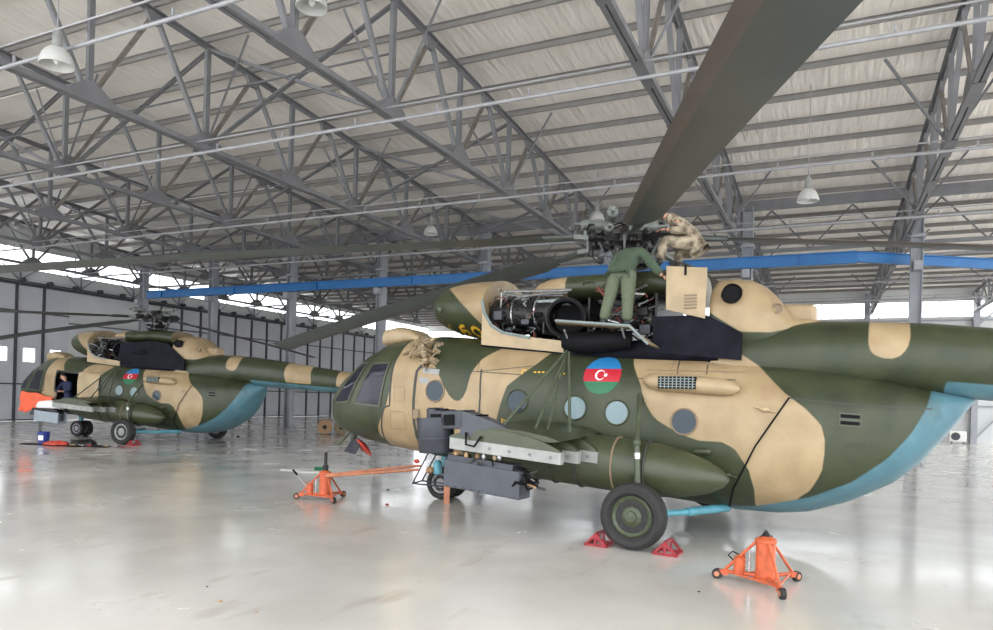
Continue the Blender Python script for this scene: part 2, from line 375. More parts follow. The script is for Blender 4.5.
tag(m.build('trim_2', M['colsteel'], smooth=0, **bld), 'steel posts, girts and bracing on the far wall', kind='structure')

# ---------------------------------------------------------------- roof trusses
ORD = ['first', 'second', 'third', 'fourth', 'fifth', 'sixth', 'seventh', 'eighth', 'ninth', 'tenth']
ZB = 7.8; SP = 5.42
cols_a = [8.02, 2.6, -2.82, -8.24, -13.66, -19.08, -24.5, -29.92, -35.34]
tr = empty('roof_truss', W(cols_a[0] - .3, 27.4, ZB), -BY)
def top(b): return rz_(b) - .14 - ZB        # local z of top chord at building b
E0, E1 = -30, 21.6
m = MB(); m.tee((0, E0, top(27.4 + E0)), (0, 0, top(27.4)), .20, .13, .03, (0, 0, -1)); m.tee((0, 0, top(27.4)), (0, E1, top(27.4 + E1)), .2, .13, .03, (0, 0, -1)); m.build('top_chord', M['steel'], tr, 0)
m = MB()
for s_ in (-1, 1): m.beam((s_ * .06, E0, 0), (s_ * .06, E1, 0), .085, .11)
for k in range(-12, 8):
    m.box((0, 3 * k + 1.5, 0), (.2, .5, .02))
m.build('bottom_chord', M['steel'], tr, 0)
for k in range(-12, 8):
    y = 3 * k; b = 27.4 + y
    if y < E0 or y > E1: continue
    zt = top(b)
    m = MB(); m.angle((0, y, 0), (0, y, zt), .10); m.angle((.02, y + .02, 0), (.02, y + .02, zt), .08); m.build('vertical', M['steel'], tr, 0)
    for s_ in (-1, 1):
        y1 = y + 1.5 * s_
        if E0 <= y1 <= E1:
            m = MB(); zz = top(27.4 + y1); m.angle((0, y, 0), (0, y1, zz), .085)
            if s_ < 0: m.angle((.03, y, 0), (.03, y1, zz), .07)
            m.build('diagonal', M['primer'] if s_ > 0 else M['steel'], tr, 0)
    m = MB(); m.prism([(-.55, -.07), (.55, -.07), (.40, .16), (.10, .36), (-.10, .36), (-.40, .16)], lambda u, v, t, y=y: V((t, y + u, v)), -.11, .11)
    m.build('gusset_plate', M['steel'], tr, 0); m = MB()
    m.prism([(-.28, 0), (.28, 0), (.12, -.26), (-.12, -.26)], lambda u, v, t, y=y, zt=zt: V((t, y + 1.5 + u, top(27.4 + y + 1.5) + v)) if y + 1.5 < E1 else V((t, y + u, zt + v)), -.05, .05)
    m.build('gusset_plate', M['steel'], tr, 0)
for i, a in enumerate(cols_a):
    t = tr if i == 0 else copy_tree(tr)
    t.location = W(a - .3, 27.4, ZB)
    tag(t, 'grey lattice roof truss running away across the hangar, %s from the right' % ORD[i], 'roof truss', 'lattice roof trusses')
# sway bracing between trusses and longitudinal pipes
n_ = 0
for b in (6.4, 12.4, 18.4, 24.4, 33.4, 42.4):
    g = empty('cross_bracing', W(0, b, ZB), -BY); n_ += 1
    tag(g, 'row of crossed steel angles between the roof trusses, %s row from the camera' % ORD[n_ - 1], 'bracing', 'rows of crossed sway bracing in the roof')
    for i, a in enumerate(cols_a):
        for s_ in (-1, 1):
            m = MB(); m.angle((a - .3, 0, .06), (a - .3 + s_ * 1.3, 0, rz_(b) - ZB - .06), .06); m.build('fly_brace', M['steel'], g, 0)
    for i in range(3, len(cols_a) - 1):
        if b > 30 and i < 5 and i % 2: continue
        a1, a0 = cols_a[i] - .3, cols_a[i + 1] - .3; z = rz_(b) - .15 - ZB
        for p, q in (((a0, 0, .05), (a1, 0, z)), ((a1, .06, .05), (a0, .06, z))):
            m = MB(); m.angle(p, q, .075); m.angle((p[0], p[1] + .09, p[2]), (q[0], q[1] + .09, q[2]), .06); m.build('brace', M['steel'], g, 0)
        if b > 12 and b < 30:
            m = MB(); m.angle((a0, 0, z * .55), (a1, 0, z * .55), .05); m.build('tie', M['steel'], g, 0)
n_ = 0
for b, r in ((7.7, .035), (12.4, .04), (18.4, .04), (24.4, .045), (30.4, .05), (36.4, .05), (42.4, .05)):
    m = MB(); n_ += 1; m.tube((A0, 0, 0), (12, 0, 0), r, n=8); m.tube((A0, -.35, .12), (12, -.35, .12), .018, n=6)
    for k in range(24): m.box((A0 + 1.2 + k * 2.05, 0, .1), (.04, .04, .12))
    tag(m.build('lower_chord_pipe', M['steel_l'], loc=W(0, b, ZB - .1), rz=-BY), 'pale horizontal tie pipe running under the trusses, %s from the camera' % ORD[n_ - 1], 'tie pipe', 'tie pipes under the roof trusses')
# eave beam over the column row
m = MB(); m.beam((A0, 0, 0), (A1, 0, 0), .18, .36); tag(m.build('eaves_beam', M['steel'], smooth=0, loc=W(0, 27.4, 9.25), rz=-BY), 'deep grey longitudinal beam above the row of columns', 'roof beam')
# zigzag longitudinal lattice girder at the column row
gl = empty('lattice_girder', W(0, 27.6, ZB), -BY); gl.location = W(0, 28.05, ZB); tag(gl, 'longitudinal lattice girder above the blue rail between the columns', 'lattice girder')
m = MB(); m.beam((A0, 0, -.1), (12, 0, -.1), .1, .1); m.build('bottom_chord', M['steel'], gl, 0)
for i in range(34):
    a0 = A0 + i * 1.355; m = MB(); m.angle((a0, 0, -.1 if i % 2 else 1.4), (a0 + 1.355, 0, 1.4 if i % 2 else -.1), .06); m.build('diagonal', M['steel'], gl, 0)
# columns
cm = MB()
cm.box((-.17, 0, 4.6), (.03, .34, 9.2)); cm.box((.17, 0, 4.6), (.03, .34, 9.2)); cm.box((0, 0, 4.6), (.34, .03, 9.2))
cme = cm.mesh('shaft', M['colsteel'], 0)
bm_ = MB(); bm_.box((0, 0, .02), (.75, .6, .04))
for x in (-.3, .3):
    for y in (-.22, .22): bm_.tube((x, y, .04), (x, y, .12), .025, n=8)
bme = bm_.mesh('base_plate', M['colsteel'], 0)
hm_ = MB(); hm_.box((0, -.3, 6.7), (.25, .4, .3)); hm_.box((0, 0, 7.75), (.5, .5, .1)); hme = hm_.mesh('bracket', M['colsteel'], 0)
where = ['far right, above the near tail boom', 'behind the tan exhaust fairing', 'hidden mostly behind the rotor head', 'behind the open engine bay', 'between the two helicopters, behind the near cockpit', 'rising behind the far tail boom', 'behind the far rotor head', 'at the left end of the blue rail']
for i, a in enumerate(cols_a[1:]):
    t = empty('steel_column', W(a, 27.4), -BY)
    for nm, me in (('shaft', cme), ('base_plate', bme), ('bracket', hme)):
        o = bpy.data.objects.new(nm, me); COL.objects.link(o); o.parent = t
    tag(t, 'grey steel H column ' + where[i], 'column', 'row of grey steel columns')
# blue crane rail
t = empty('crane_rail', W(-34.7, 27.1, 7.1), -BY); tag(t, 'long bright blue crane rail carried along the column row', 'crane rail')
m = MB(); Lr = 35.5
m.box((Lr / 2, 0, .19), (Lr, .24, .03)); m.box((Lr / 2, 0, -.19), (Lr, .24, .03)); m.box((Lr / 2, 0, 0), (Lr, .03, .38)); m.build('beam', M['railblue'], t, 0)
for k in range(7):
    m = MB(); m.box((.2 + k * 5.42 + 1, 0, 0), (.03, .22, .36)); m.build('stiffener', M['railblue'], t, 0)
t = empty('crane_beam', W(.8, 27.2, 7.12), -BY + .55); tag(t, 'short blue beam angling away from the right end of the rail', 'crane beam')
m = MB(); m.box((4, 0, .17), (8, .22, .03)); m.box((4, 0, -.15), (8, .22, .03)); m.box((4, 0, 0), (8, .03, .32)); m.build('beam', M['railblue'], t, 0)
# high-bay lamps
def px(x, y, Y):       # place a lamp on a sight line at a chosen distance (used once to find its spot in the hangar)
    r = .0288; u = (x - 496.5) / 700; v = (397.9 - y) / 700
    return V(((cos(r) * u - sin(r) * v) * Y, Y, 1.884 + (sin(r) * u + cos(r) * v) * Y))
lamp0 = empty('high_bay_lamp', (0, 0, 0))
m = MB(); m.lathe((0, 0, 0), (0, 0, -1), [(-.10, .06), (-.06, .13), (.0, .19), (.08, .235), (.17, .262), (.23, .27), (.24, .26), (.17, .25), (.02, .18), (-.04, .001)], 24); m.build('lamp_shade', M['lampm'], lamp0)
m = MB(); m.tube((0, 0, .10), (0, 0, .34), .075); m.tube((0, 0, .34), (0, 0, .42), .03); m.build('ballast', M['white'], lamp0)
m = MB(); m.ell((0, 0, -.12), (.06, .06, .09), 12, 8); m.build('bulb', M['flagwhite'], lamp0)
m = MB(); m.tube((0, 0, .4), (0, 0, 1), .012, n=6); rod0 = m.build('hanger', M['steel_l'], lamp0)
lamps = [((57, 52), 11.9, 'dish lamp below the trusses at the upper left'), ((312, -6), 11.9, 'dish lamp cut by the top edge of the picture'), ((597, 214), 24.5, 'dish lamp just left of the big near rotor blade root'),
         ((431, 228), 26.5, 'small dish lamp above the open engine cowl'), ((808, 192), 17.9, 'dish lamp right of the big rotor blade under the roof')]
for i, (p, Y, lb) in enumerate(lamps):
    t = lamp0 if i == 0 else copy_tree(lamp0)
    q = px(p[0], p[1], Y); t.location = q; tag(t, 'pale high-bay ' + lb, 'ceiling lamp', 'high-bay lamps')
    for c in KIDS(t):
        if c.name.startswith('hanger'):
            b = q.x * sin(BY) + q.y * cos(BY); c.scale = (1, 1, (rz_(b) + .15 - q.z - .4) / .6); c.location = (0, 0, .4 - .4 * c.scale[2])
#@@HELI
# ---------------------------------------------------------------- helicopters
SL = .085        # the airframe stands nose-up on its gear
ST = [(6.54, .82, 1.16, .34), (6.53, .76, 1.24, .50), (6.49, .68, 1.38, .68), (6.38, .61, 1.54, .82), (6.2, .57, 1.72, .94), (5.95, .53, 1.94, 1.03), (5.6, .49, 2.21, 1.12), (5.2, .47, 2.44, 1.19),
      (4.7, .45, 2.56, 1.235), (4.2, .44, 2.62, 1.25), (3, .43, 2.64, 1.25), (0, .43, 2.66, 1.25), (-1.0, .44, 2.66, 1.25), (-1.5, .49, 2.65, 1.21), (-1.9, .58, 2.63, 1.14),
      (-2.4, .81, 2.58, 1.00), (-2.9, 1.14, 2.52, .80), (-3.2, 1.45, 2.46, .63), (-3.45, 1.80, 2.42, .45), (-3.65, 2.10, 2.40, .28), (-3.8, 2.34, 2.38, .06)]
def interp(tab, x):
    if x >= tab[0][0]: return tab[0][1:]
    for p, q in zip(tab, tab[1:]):
        if x >= q[0]:
            t = (p[0] - x) / (p[0] - q[0]); t2 = t
            return tuple(a + (b - a) * t2 for a, b in zip(p[1:], q[1:]))
    return tab[-1][1:]
def yside(x, z):
    zb, zt, hw = interp(ST, x); zp = z - SL * x; zc = (zb + zt) / 2; t = abs(zp - zc) / ((zt - zb) / 2); n = 2.7
    return 0 if t >= 1 else hw * (1 - t ** n) ** (1 / n)
def surf(x, z, off=0., side=1):
    y = yside(x, z); e = .02
    dx = (yside(x + e, z) - yside(x - e, z)) / (2 * e); dz = (yside(x, z + e) - yside(x, z - e)) / (2 * e)
    n = V((-dx, 1, -dz)).normalized(); p = V((x, y, z)) + n * off; p.y *= side; return p
def ring(x, zb, zt, hw, n=2.7, k=64, sh=SL):
    out = []; zc = (zb + zt) / 2; hh = (zt - zb) / 2
    for j in range(k):
        a = 2 * pi * j / k; c, s_ = cos(a), sin(a)
        y = hw * math.copysign(abs(c) ** (2 / n), c); z = zc + hh * math.copysign(abs(s_) ** (2 / n), s_)
        out.append((x, y, z + sh * x))
    return out
TANP = [[(4.41, 2.98), (4.64, 2.95), (4.64, 2.61), (4.67, 2.47), (4.70, 2.05), (4.82, 1.65), (5.07, 1.31), (5.11, 1.20), (5.08, 1.10), (5.0, .6), (4.25, .6), (4.22, .9), (4.27, 1.26), (4.05, 1.32), (3.92, 1.19), (3.83, 0.98), (3.6, .82), (3.09, 0.90), (2.54, 1.22), (2.59, 1.47), (2.59, 1.61), (2.43, 2.08), (2.00, 2.42), (1.71, 2.75), (1.6, 3.0), (2.5, 3.0), (2.58, 2.80), (2.97, 2.52), (3.11, 2.28), (3.18, 1.90), (3.25, 1.83), (3.33, 1.81), (3.42, 1.84), (3.49, 1.89), (3.76, 2.29), (4.03, 2.66), (4.2, 2.98)],
        [(0.62, 2.9), (0.58, 2.69), (0.45, 2.41), (0.29, 2.13), (0.22, 1.91), (0.06, 1.66), (-0.30, 1.46), (-0.57, 1.38), (-0.87, 1.38), (-1.04, 1.30), (-1.22, 1.02), (-1.28, 0.76), (-1.25, 0.2), (-1.70, 0.2), (-1.80, 0.67), (-1.96, 0.80), (-2.09, 1.05), (-2.13, 1.41), (-2.07, 1.66), (-1.88, 1.86), (-1.62, 2.06), (-1.47, 2.21), (-1.25, 2.43), (-1.0, 2.6), (-.9, 2.9)],
        [(-2.57, 3.3), (-2.57, 2.74), (-2.59, 2.66), (-2.63, 2.60), (-2.70, 2.56), (-2.78, 2.54), (-2.86, 2.54), (-2.93, 2.57), (-2.99, 2.63), (-3.03, 2.72), (-3.05, 2.85), (-3.02, 3.3)],
        [(-4.86, 3.2), (-4.78, 2.5), (-4.84, 2.2), (-5.80, 2.15), (-5.76, 2.5), (-5.70, 3.2)], [(-6.78, 3.2), (-6.7, 2.1), (-7.4, 2.0), (-7.5, 3.2)]]
BELP = [[(1.2, -.3), (1.2, .42), (0.30, 0.40), (-.6, .42), (-1.25, 0.50), (-1.95, 0.70), (-2.43, 0.93), (-2.82, 1.25), (-3.08, 1.58), (-3.24, 1.9), (-3.32, 2.2), (-3.36, 2.26), (-4.2, 2.16), (-6.6, 2.02), (-9.6, 1.9), (-9.6, -.3)]]
FAIRP = [[(2.6, 4.2), (2.6, 3.3), (1.77, 3.3), (1.77, 4.2)], [(-.3, 4.2), (-.3, 3.3), (-.56, 3.19), (-1.0, 2.90), (-1.38, 2.90), (-1.9, 3.06), (-2.3, 3.2), (-2.3, 4.2)]]
COWLP = [[(4.4, 4.2), (4.12, 3.84), (3.80, 3.66), (3.45, 3.38), (3.24, 3.16), (3.10, 2.98), (3.0, 2.7), (2.5, 2.7), (2.5, 4.2)]]
def sd(poly, x, z):
    ins = False; d = 1e9; n = len(poly)
    for i in range(n):
        x0, z0 = poly[i]; x1, z1 = poly[(i + 1) % n]
        if (z0 > z) != (z1 > z) and x < (x1 - x0) * (z - z0) / (z1 - z0) + x0: ins = not ins
        ex, ez = x1 - x0, z1 - z0; t = max(0, min(1, ((x - x0) * ex + (z - z0) * ez) / (ex * ex + ez * ez + 1e-9)))
        d = min(d, (x - x0 - t * ex) ** 2 + (z - z0 - t * ez) ** 2)
    return sqrt(d) * (1 if ins else -1)
def paint(me, tanp, belp=None):
    for nm, ps in (('tan', tanp), ('belly', belp or [])):
        at = me.attributes.new(nm, 'FLOAT', 'POINT')
        at.data.foreach_set('value', [max([sd(p, v.co.x, v.co.z) for p in ps] or [-1]) for v in me.vertices])
def rib(m, pts, w, off=.004, side=1, f=surf):
    ps = []
    for p, q in zip(pts, pts[1:]):
        L = sqrt((q[0] - p[0]) ** 2 + (q[1] - p[1]) ** 2); n = max(1, int(L / .08))
        ps += [(p[0] + (q[0] - p[0]) * i / n, p[1] + (q[1] - p[1]) * i / n) for i in range(n)]
    ps.append(pts[-1]); rows = []
    for i, p in enumerate(ps):
        a = ps[max(i - 1, 0)]; b = ps[min(i + 1, len(ps) - 1)]; L = sqrt((b[0] - a[0]) ** 2 + (b[1] - a[1]) ** 2) + 1e-9
        nx, nz = -(b[1] - a[1]) / L * w / 2, (b[0] - a[0]) / L * w / 2
        rows.append([f(p[0] + nx, p[1] + nz, off, side), f(p[0] - nx, p[1] - nz, off, side)])
    m.grid(rows)
def qpatch(m, c, off=.012, side=1, n=10, f=surf):
    rows = []
    for i in range(n + 1):
        u = i / n; rows.append([f(*[(c[0][k] * (1 - u) + c[1][k] * u) * (1 - v) + (c[3][k] * (1 - u) + c[2][k] * u) * v for k in (0, 1)], off, side) for v in [j / n for j in range(n + 1)]])
    m.grid(rows)
def disc(m, x, z, r, off=.006, side=1, f=surf, n=32):
    rs = [[f(x + r * t * cos(2 * pi * j / n), z + r * t * sin(2 * pi * j / n), off, side) for j in range(n)] for t in (1, .66, .33, .01)]
    m.rings(rs, cap=False)
def bentpipe(m, p, q, r, j=.1, n=7):
    p, q = V(p), V(q); mid = [(p.lerp(q, t) + V([random.uniform(-j, j) for _ in range(3)])) for t in (.33, .66)]
    m.path([p, mid[0], mid[1], q], r, n)
def fuselage_mesh(door):
    xs = []; x = 6.54
    while x > -3.8: xs.append(x); x -= .015 if x > 6.35 else .06
    xs.append(-3.8); m = MB(); rs = [ring(x, *interp(ST, x)) for x in xs]; k = 64
    m.rings(rs)
    if door:
        keep = []
        for f in m.f:
            c = sum((V(m.v[i]) for i in f), V()) / len(f)
            if len(f) == 4 and 3.12 < c.x < 4.16 and c.y > .6 and .72 < c.z - SL * c.x < 2.08: continue
            keep.append(f)
        m.f = keep; m.mi = [0] * len(keep)
    me = m.mesh('fuselage', M['camo'], 50); paint(me, TANP, BELP); return me
BOOM = [(-.6, 1.95, 2.92, .80), (-1.0, 1.97, 3.04, .82), (-1.7, 2.0, 3.11, .72), (-2.6, 2.05, 3.08, .58), (-3.3, 2.08, 3.04, .50), (-4.2, 2.01, 2.94, .455), (-6.6, 1.90, 2.63, .365), (-9.5, 1.8, 2.3, .27)]
def boom_mesh():
    m = MB(); xs = [-.6 - .09 * i for i in range(99)]; m.rings([ring(x, *interp(BOOM, x), n=2.2, k=48, sh=0) for x in xs])
    me = m.mesh('tail_boom', M['camo'], 50); paint(me, TANP, [[(-3.3, 0), (-3.45, 2.26), (-3.95, 2.22), (-6.6, 2.06), (-9.6, 1.92), (-9.6, 0)]]); return me
CW = [(4.52, 3.36, 3.62, .12), (4.46, 3.24, 3.74, .34), (4.35, 3.16, 3.82, .50), (4.15, 3.07, 3.89, .64), (3.9, 2.99, 3.93, .74), (3.5, 2.91, 3.95, .84), (3.1, 2.86, 3.95, .9)]
def cwl(x, z, off=0., side=1):
    zb, zt, hw = interp(CW, x); zc = (zb + zt) / 2; t = max(-1, min(1, (z - zc) / ((zt - zb) / 2))); y = hw * sqrt(max(0, 1 - t * t))
    return V((x, (y + off) * side, z + off * t))
def cowl_mesh():
    m = MB(); xs = [4.52 - .05 * i for i in range(29)]
    rs = [ring(x, *interp(CW, x), n=2, k=40, sh=0) for x in xs]; m.rings(rs)
    me = m.mesh('nose_cowl', M['camo'], 50); paint(me, COWLP); return me

def rotor(H, hub, blades, tall=True):
    h = V(hub); rt = MB()
    rt.lathe(h + V((0, 0, -.75)), (0, 0, 1), [(0, .12), (.3, .11), (.35, .2), (.42, .26), (.48, .2), (.62, .16), (.68, .27), (.8, .29), (.84, .2), (.95, .15), (1.0, .08), (1.02, .01)], 20)
    r = rt.build('rotor_hub', M['dmetal'], H)
    sw = MB(); sw.lathe(h + V((0, 0, -.48)), (0, 0, 1), [(0, .24), (.03, .34), (.08, .34), (.11, .22)], 24); sw.build('swashplate', M['dmetal'], r)
    for k in range(5):
        az = R(blades[0][0] + 72 * k) if not (k and len(blades) > k) else R(blades[k][0])
        d = V((cos(az), sin(az), 0)); p = V((-sin(az), cos(az), 0))
        a = MB(); a.box(h + d * .34, (.3, .16, .13), Matrix.Rotation(az, 3, 'Z')); a.tube(h + d * .4 + V((0, 0, -.12)), h + d * .4 + V((0, 0, .12)), .07)
        a.tube(h + d * .4, h + d * .78 + V((0, 0, -.01)), .075, .062); a.lathe(h + d * .62, d, [(0, .08), (.02, .1), (.08, .1), (.1, .08)], 14)
        a.build('blade_grip', M['dmetal'], r)
        dm = MB(); q0 = h + d * .42 + p * .22 + V((0, 0, .08)); dm.lathe(q0 - p * .16, p + d * .3, [(0, .02), (.02, .076), (.30, .072), (.33, .03), (.45, .02)], 16)
        dm.build('damper', M['damper'], r)
        if k % 2 == 0:
            dm = MB(); dm.lathe(h + d * .30 - p * .34 + V((0, 0, .26)), d, [(0, .02), (.04, .085), (.42, .085), (.46, .03), (.56, .03)], 16); dm.build('damper_reservoir', M['damper'], r)
        pl = MB(); pl.tube(h + d * .31 - p * .12 + V((0, 0, -.42)), h + d * .5 - p * .14 + V((0, 0, -.04)), .018); pl.ell(h + d * .31 - p * .12 + V((0, 0, -.42)), (.035,) * 3, 10, 6); pl.build('pitch_link', M['damper' if tall else 'dmetal'], r)
        hs = MB(); pts = [h + V((0, 0, .2)), h + d * .2 + V((0, 0, .25)), h + d * .4 + p * .1 + V((0, 0, .15)), h + d * .6 + p * .12]; hs.path(pts, .014, 6); hs.build('hydraulic_hose', M['black'], r)
        for q in range(4):
            hs = MB(); c0 = h + d * random.uniform(.15, .7) + p * random.uniform(-.2, .2) + V((0, 0, random.uniform(-.35, .22)))
            if q % 2: bentpipe(hs, c0, c0 + d * random.uniform(-.1, .3) + p * random.uniform(-.2, .2) + V((0, 0, random.uniform(-.1, .1))), random.choice([.012, .02, .03]), .06)
            else: hs.lathe(c0, random.choice([d, p, V((0, 0, 1))]), [(0, .02), (.01, .045), (.10, .05), (.12, .03), (.17, .025), (.18, .01)], 12)
            hs.build('hub_fitting', M[random.choice(['dmetal', 'black', 'damper', 'metal', 'seam', 'dmetal'])], r)
    for az, z0, dr, m1, pitch in blades:
        if m1 is None: continue
        a = R(az); d = V((cos(a), sin(a), 0)); p = V((-sin(a), cos(a), 0))
        bz = lambda s: z0 - dr * (s - .6) - .00012 * (s - .6) ** 3
        bl = MB(); rows = []
        prof = [(-.5, 0), (-.3, .035), (0, .05), (.3, .045), (.44, .028), (.5, 0), (.44, -.022), (.3, -.03), (0, -.03), (-.3, -.015)]
        for s in [.95, 1.5, 1.52] + [1.9 + .35 * i for i in range(26)]:
            c = .16 if s < 1.51 else (.3 if s < 1.6 else .52); th = 1 if s > 1.51 else 2.2
            tw = R(pitch); rows.append([h + d * s + p * (u * c * cos(tw) - v * .52 * th * sin(tw)) + V((0, 0, bz(s) - h.z + v * .52 * th * cos(tw) + u * c * sin(tw))) for u, v in [(-a_, b_) for a_, b_ in prof]])
        bl.rings(rows); b_ = bl.build('rotor_blade', M[m1], r, smooth=40)
        le = MB(); rw = []
        for s in [1.9 + .35 * i for i in range(26)]:
            tw = R(pitch); rw.append([h + d * s + p * (u * .525 * cos(tw) - v * .54 * sin(tw)) + V((0, 0, bz(s) - h.z + v * .54 * cos(tw) + u * .525 * sin(tw))) for u, v in ((-.30, .047), (-.44, .030), (-.502, 0), (-.44, -.024), (-.30, -.032), (-.30, .01))])
        le.rings(rw); # leading edge strip rides on the blade
        for i in range(16):
            s = 2.2 + i * .5
            if s < 10.4:
                q = h + d * s + V((0, 0, bz(s) - h.z)); bl2 = None
        o = le.build('leading_edge_strip', M['bladeedge'], r)
        g = MB(); g.box(h + d * .88 + V((0, 0, bz(.88) - h.z)), (.24, .2, .07), Matrix.Rotation(a, 3, 'Z')); g.tube(h + d * .8 + p * .06 + V((0, 0, -.1)), h + d * .8 + p * .06 + V((0, 0, .06)), .03); g.build('blade_clamp', M['damper'], r)

def wheel(m_t, m_h, c, r, w, side):
    c = V(c); t = MB(); n = 40
    prof = [(-w * .30, r * .60), (-w * .48, r * .72), (-w * .5, r * .86), (-w * .40, r * .96), (-w * .2, r), (w * .2, r), (w * .40, r * .96), (w * .5, r * .86), (w * .48, r * .72), (w * .30, r * .60)]
    t.lathe(c, (0, side, 0), prof, n)
    h = MB(); h.lathe(c, (0, side, 0), [(-w * .32, r * .60), (w * .36, r * .62), (w * .40, r * .58), (w * .30, r * .5), (w * .22, r * .34), (w * .30, r * .30), (w * .36, r * .18), (w * .44, r * .16), (w * .46, .01)], n)
    for k in range(8):
        a = 2 * pi * k / 8; h.tube(c + V((cos(a) * r * .42, side * w * .22, sin(a) * r * .42)), c + V((cos(a) * r * .42, side * w * .30, sin(a) * r * .42)), .014, n=6)
    return t, h

def helicopter(loc, rz, first):
    H = empty('helicopter', loc, rz)
    fz = bpy.data.objects.new('fuselage', fuselage_mesh(not first)); COL.objects.link(fz); fz.parent = H
    o = bpy.data.objects.new('tail_boom', boom_mesh()); COL.objects.link(o); o.parent = H
    o = bpy.data.objects.new('nose_cowl', cowl_mesh()); COL.objects.link(o); o.parent = H
    # numerals on the lower edge of the nose cowl
    dg = MB(); D = {'1': [[(0, .6), (.25, 1)], [(.25, 1), (.25, 0)]], '6': [[(.5, .9), (.35, 1), (.1, .8), (0, .4), (.1, .05), (.3, 0), (.5, .15), (.5, .4), (.3, .55), (.05, .4)]], '0': [[(.25, 1), (.05, .8), (0, .5), (.05, .2), (.25, 0), (.45, .2), (.5, .5), (.45, .8), (.25, 1)]]}
    if first:
        for k, ch in enumerate('160'):
            for st in D[ch]: rib(dg, [(4.10 - k * .30 - u * .36, 3.01 - k * .035 + v * .15) for u, v in st], .045, .006, 1, cwl)
        q = dg.build('numeral_marking', M['yellow'], H, 0); q['label'] = 'yellow 160 numerals'
        k_ = MB(); k_.ell(cwl(4.12, 3.42, .0), (.05, .05, .05), 12, 8); k_.lathe(cwl(4.12, 3.42, 0), (.4, 1, 0), [(0, .075), (.02, .07), (.05, .03)], 16); k_.build('cowl_latch_knob', M['lgreen'], H)
    # seams, door outline and stencils
    sm = MB()
    for pts, w in (([(4.10, 2.40), (4.17, 2.30), (4.20, 1.8), (4.21, 1.3), (4.22, .84)], .055), ([(4.15, 2.36), (1.5, 2.22), (-1.0, 2.22)], .012), ([(2.93, 2.34), (2.90, 1.9), (2.92, 1.44)], .03), ([(4.2, .84), (2.9, .74)], .015),
                   ([(-1.68, 1.99), (-2.4, 1.93), (-3.3, 1.90)], .018), ([(-1.1, 2.46), (-2.4, 2.34), (-3.3, 2.2)], .014), ([(.2, 2.55), (-1.05, 2.46)], .02), ([(-2.2, 2.45), (-2.2, 2.3)], .012),
                   ([(5.10, .95), (4.86, 1.66), (4.72, 1.70), (4.70, 2.46)], .035), ([(4.7, 2.50), (4.66, 2.9)], .01), ([(1.45, 2.62), (1.2, 2.4), (1.1, 1.3)], .012), ([(-.55, 2.6), (-.6, 2.3)], .014), ([(-.15, 2.62), (-.2, 2.3)], .014), ([(3.0, 2.45), (3.0, 2.3), (1.5, 2.45)], .01)):
        rib(sm, pts, w, .004)
    sm.build('panel_seam', M['seam'], H, 0)
    if first:
        for c in ([(4.62, 2.02), (4.40, 2.02), (4.40, 1.78), (4.62, 1.78), (4.62, 2.02)], [(4.70, 1.6), (4.42, 1.6), (4.40, 1.3), (4.74, 1.3), (4.70, 1.6)], [(-.1, 2.52), (-.1, 2.36)], [(.25, 2.35), (-1.1, 2.33)]):
            sm = MB(); rib(sm, c, .012, .004); sm.build('access_panel_outline', M['seamtan'], H, 0)
        st = MB()
        for (x, z) in ((2.2, 2.33), (1.55, 2.28)): rib(st, [(x, z - .07), (x, z), (x - .07, z)], .02, .005)
        rib(st, [(2.48, 1.45), (2.5, 1.56), (2.42, 1.52)], .02, .005)
        for i in range(4): rib(st, [(2.0 - i * .07, 2.30), (1.96 - i * .07, 2.30)], .02, .005)
        st.build('yellow_stencil', M['yellow'], H, 0)
        st = MB(); qpatch(st, [(4.05, 2.36), (3.72, 2.33), (3.72, 2.24), (4.05, 2.27)], .006); qpatch(st, [(4.1, 2.2), (3.9, 2.18), (3.9, 2.08), (4.1, 2.1)], .006); st.build('pale_placard', M['white'], H, 0)
    # glazing
    gl = 'cglass'
    for side in (1, -1):
        for nm, c in (('windshield_pane', [(6.26, 1.70), (5.78, 1.74), (5.36, 2.45), (5.58, 2.43)]), ('cockpit_side_window', [(5.60, 1.72), (4.96, 1.68), (4.80, 2.44), (5.19, 2.43)])):
            g = MB(); qpatch(g, c, .006, side); w_ = g.build(nm, M[gl], H, 50)
            f = MB()
            for i in range(4): rib(f, [c[i], c[(i + 1) % 4]], .035, .012, side)
            f.build('window_frame', M['lgreen'] if 'wind' in nm else M['seam'], w_, 0)
    g = MB(); rib(g, [(5.66, 1.72), (5.22, 2.5)], .06, .013); g.build('cockpit_pillar', M['green'], H, 0)
    wins = ([(3.77, 1.97)] if first else []) + [(2.23, 1.84), (1.26, 1.77), (.61, 1.72), (-.36, 1.63)]
    for i, (x, z) in enumerate(wins):
        for side in (1, -1):
            g = MB(); disc(g, x, z, .168, .008, side)
            w_ = g.build('cabin_window', M['wglass2'] if (x > 2 or x < 0) else M['wglass'], H, 50)
            f = MB(); f.path([surf(x + .178 * cos(2 * pi * j / 32), z + .178 * sin(2 * pi * j / 32), .008, side) for j in range(32)], .013, 6, close=True); f.build('window_ring', M['green'] if x < 3 and x > 0 else M['seamtan'], w_)
    # flag roundel
    fl = MB(); cx, cz, r = .89, 2.262, .285; N = 24
    for i in range(N):
        z0 = -r + 2 * r * i / N; z1 = z0 + 2 * r / N; fl.cur = 0 if (z0 + z1) / 2 > r / 3 else (1 if (z0 + z1) / 2 > -r / 3 else 2)
        rows = [[surf(cx + x, cz + z, .007) for x in [(-1 + 2 * j / 8) * sqrt(max(r * r - z * z, 0)) for j in range(9)]] for z in (z0, z1)]; fl.grid(rows)
    fl.cur = 3; nn = 20; rows = []
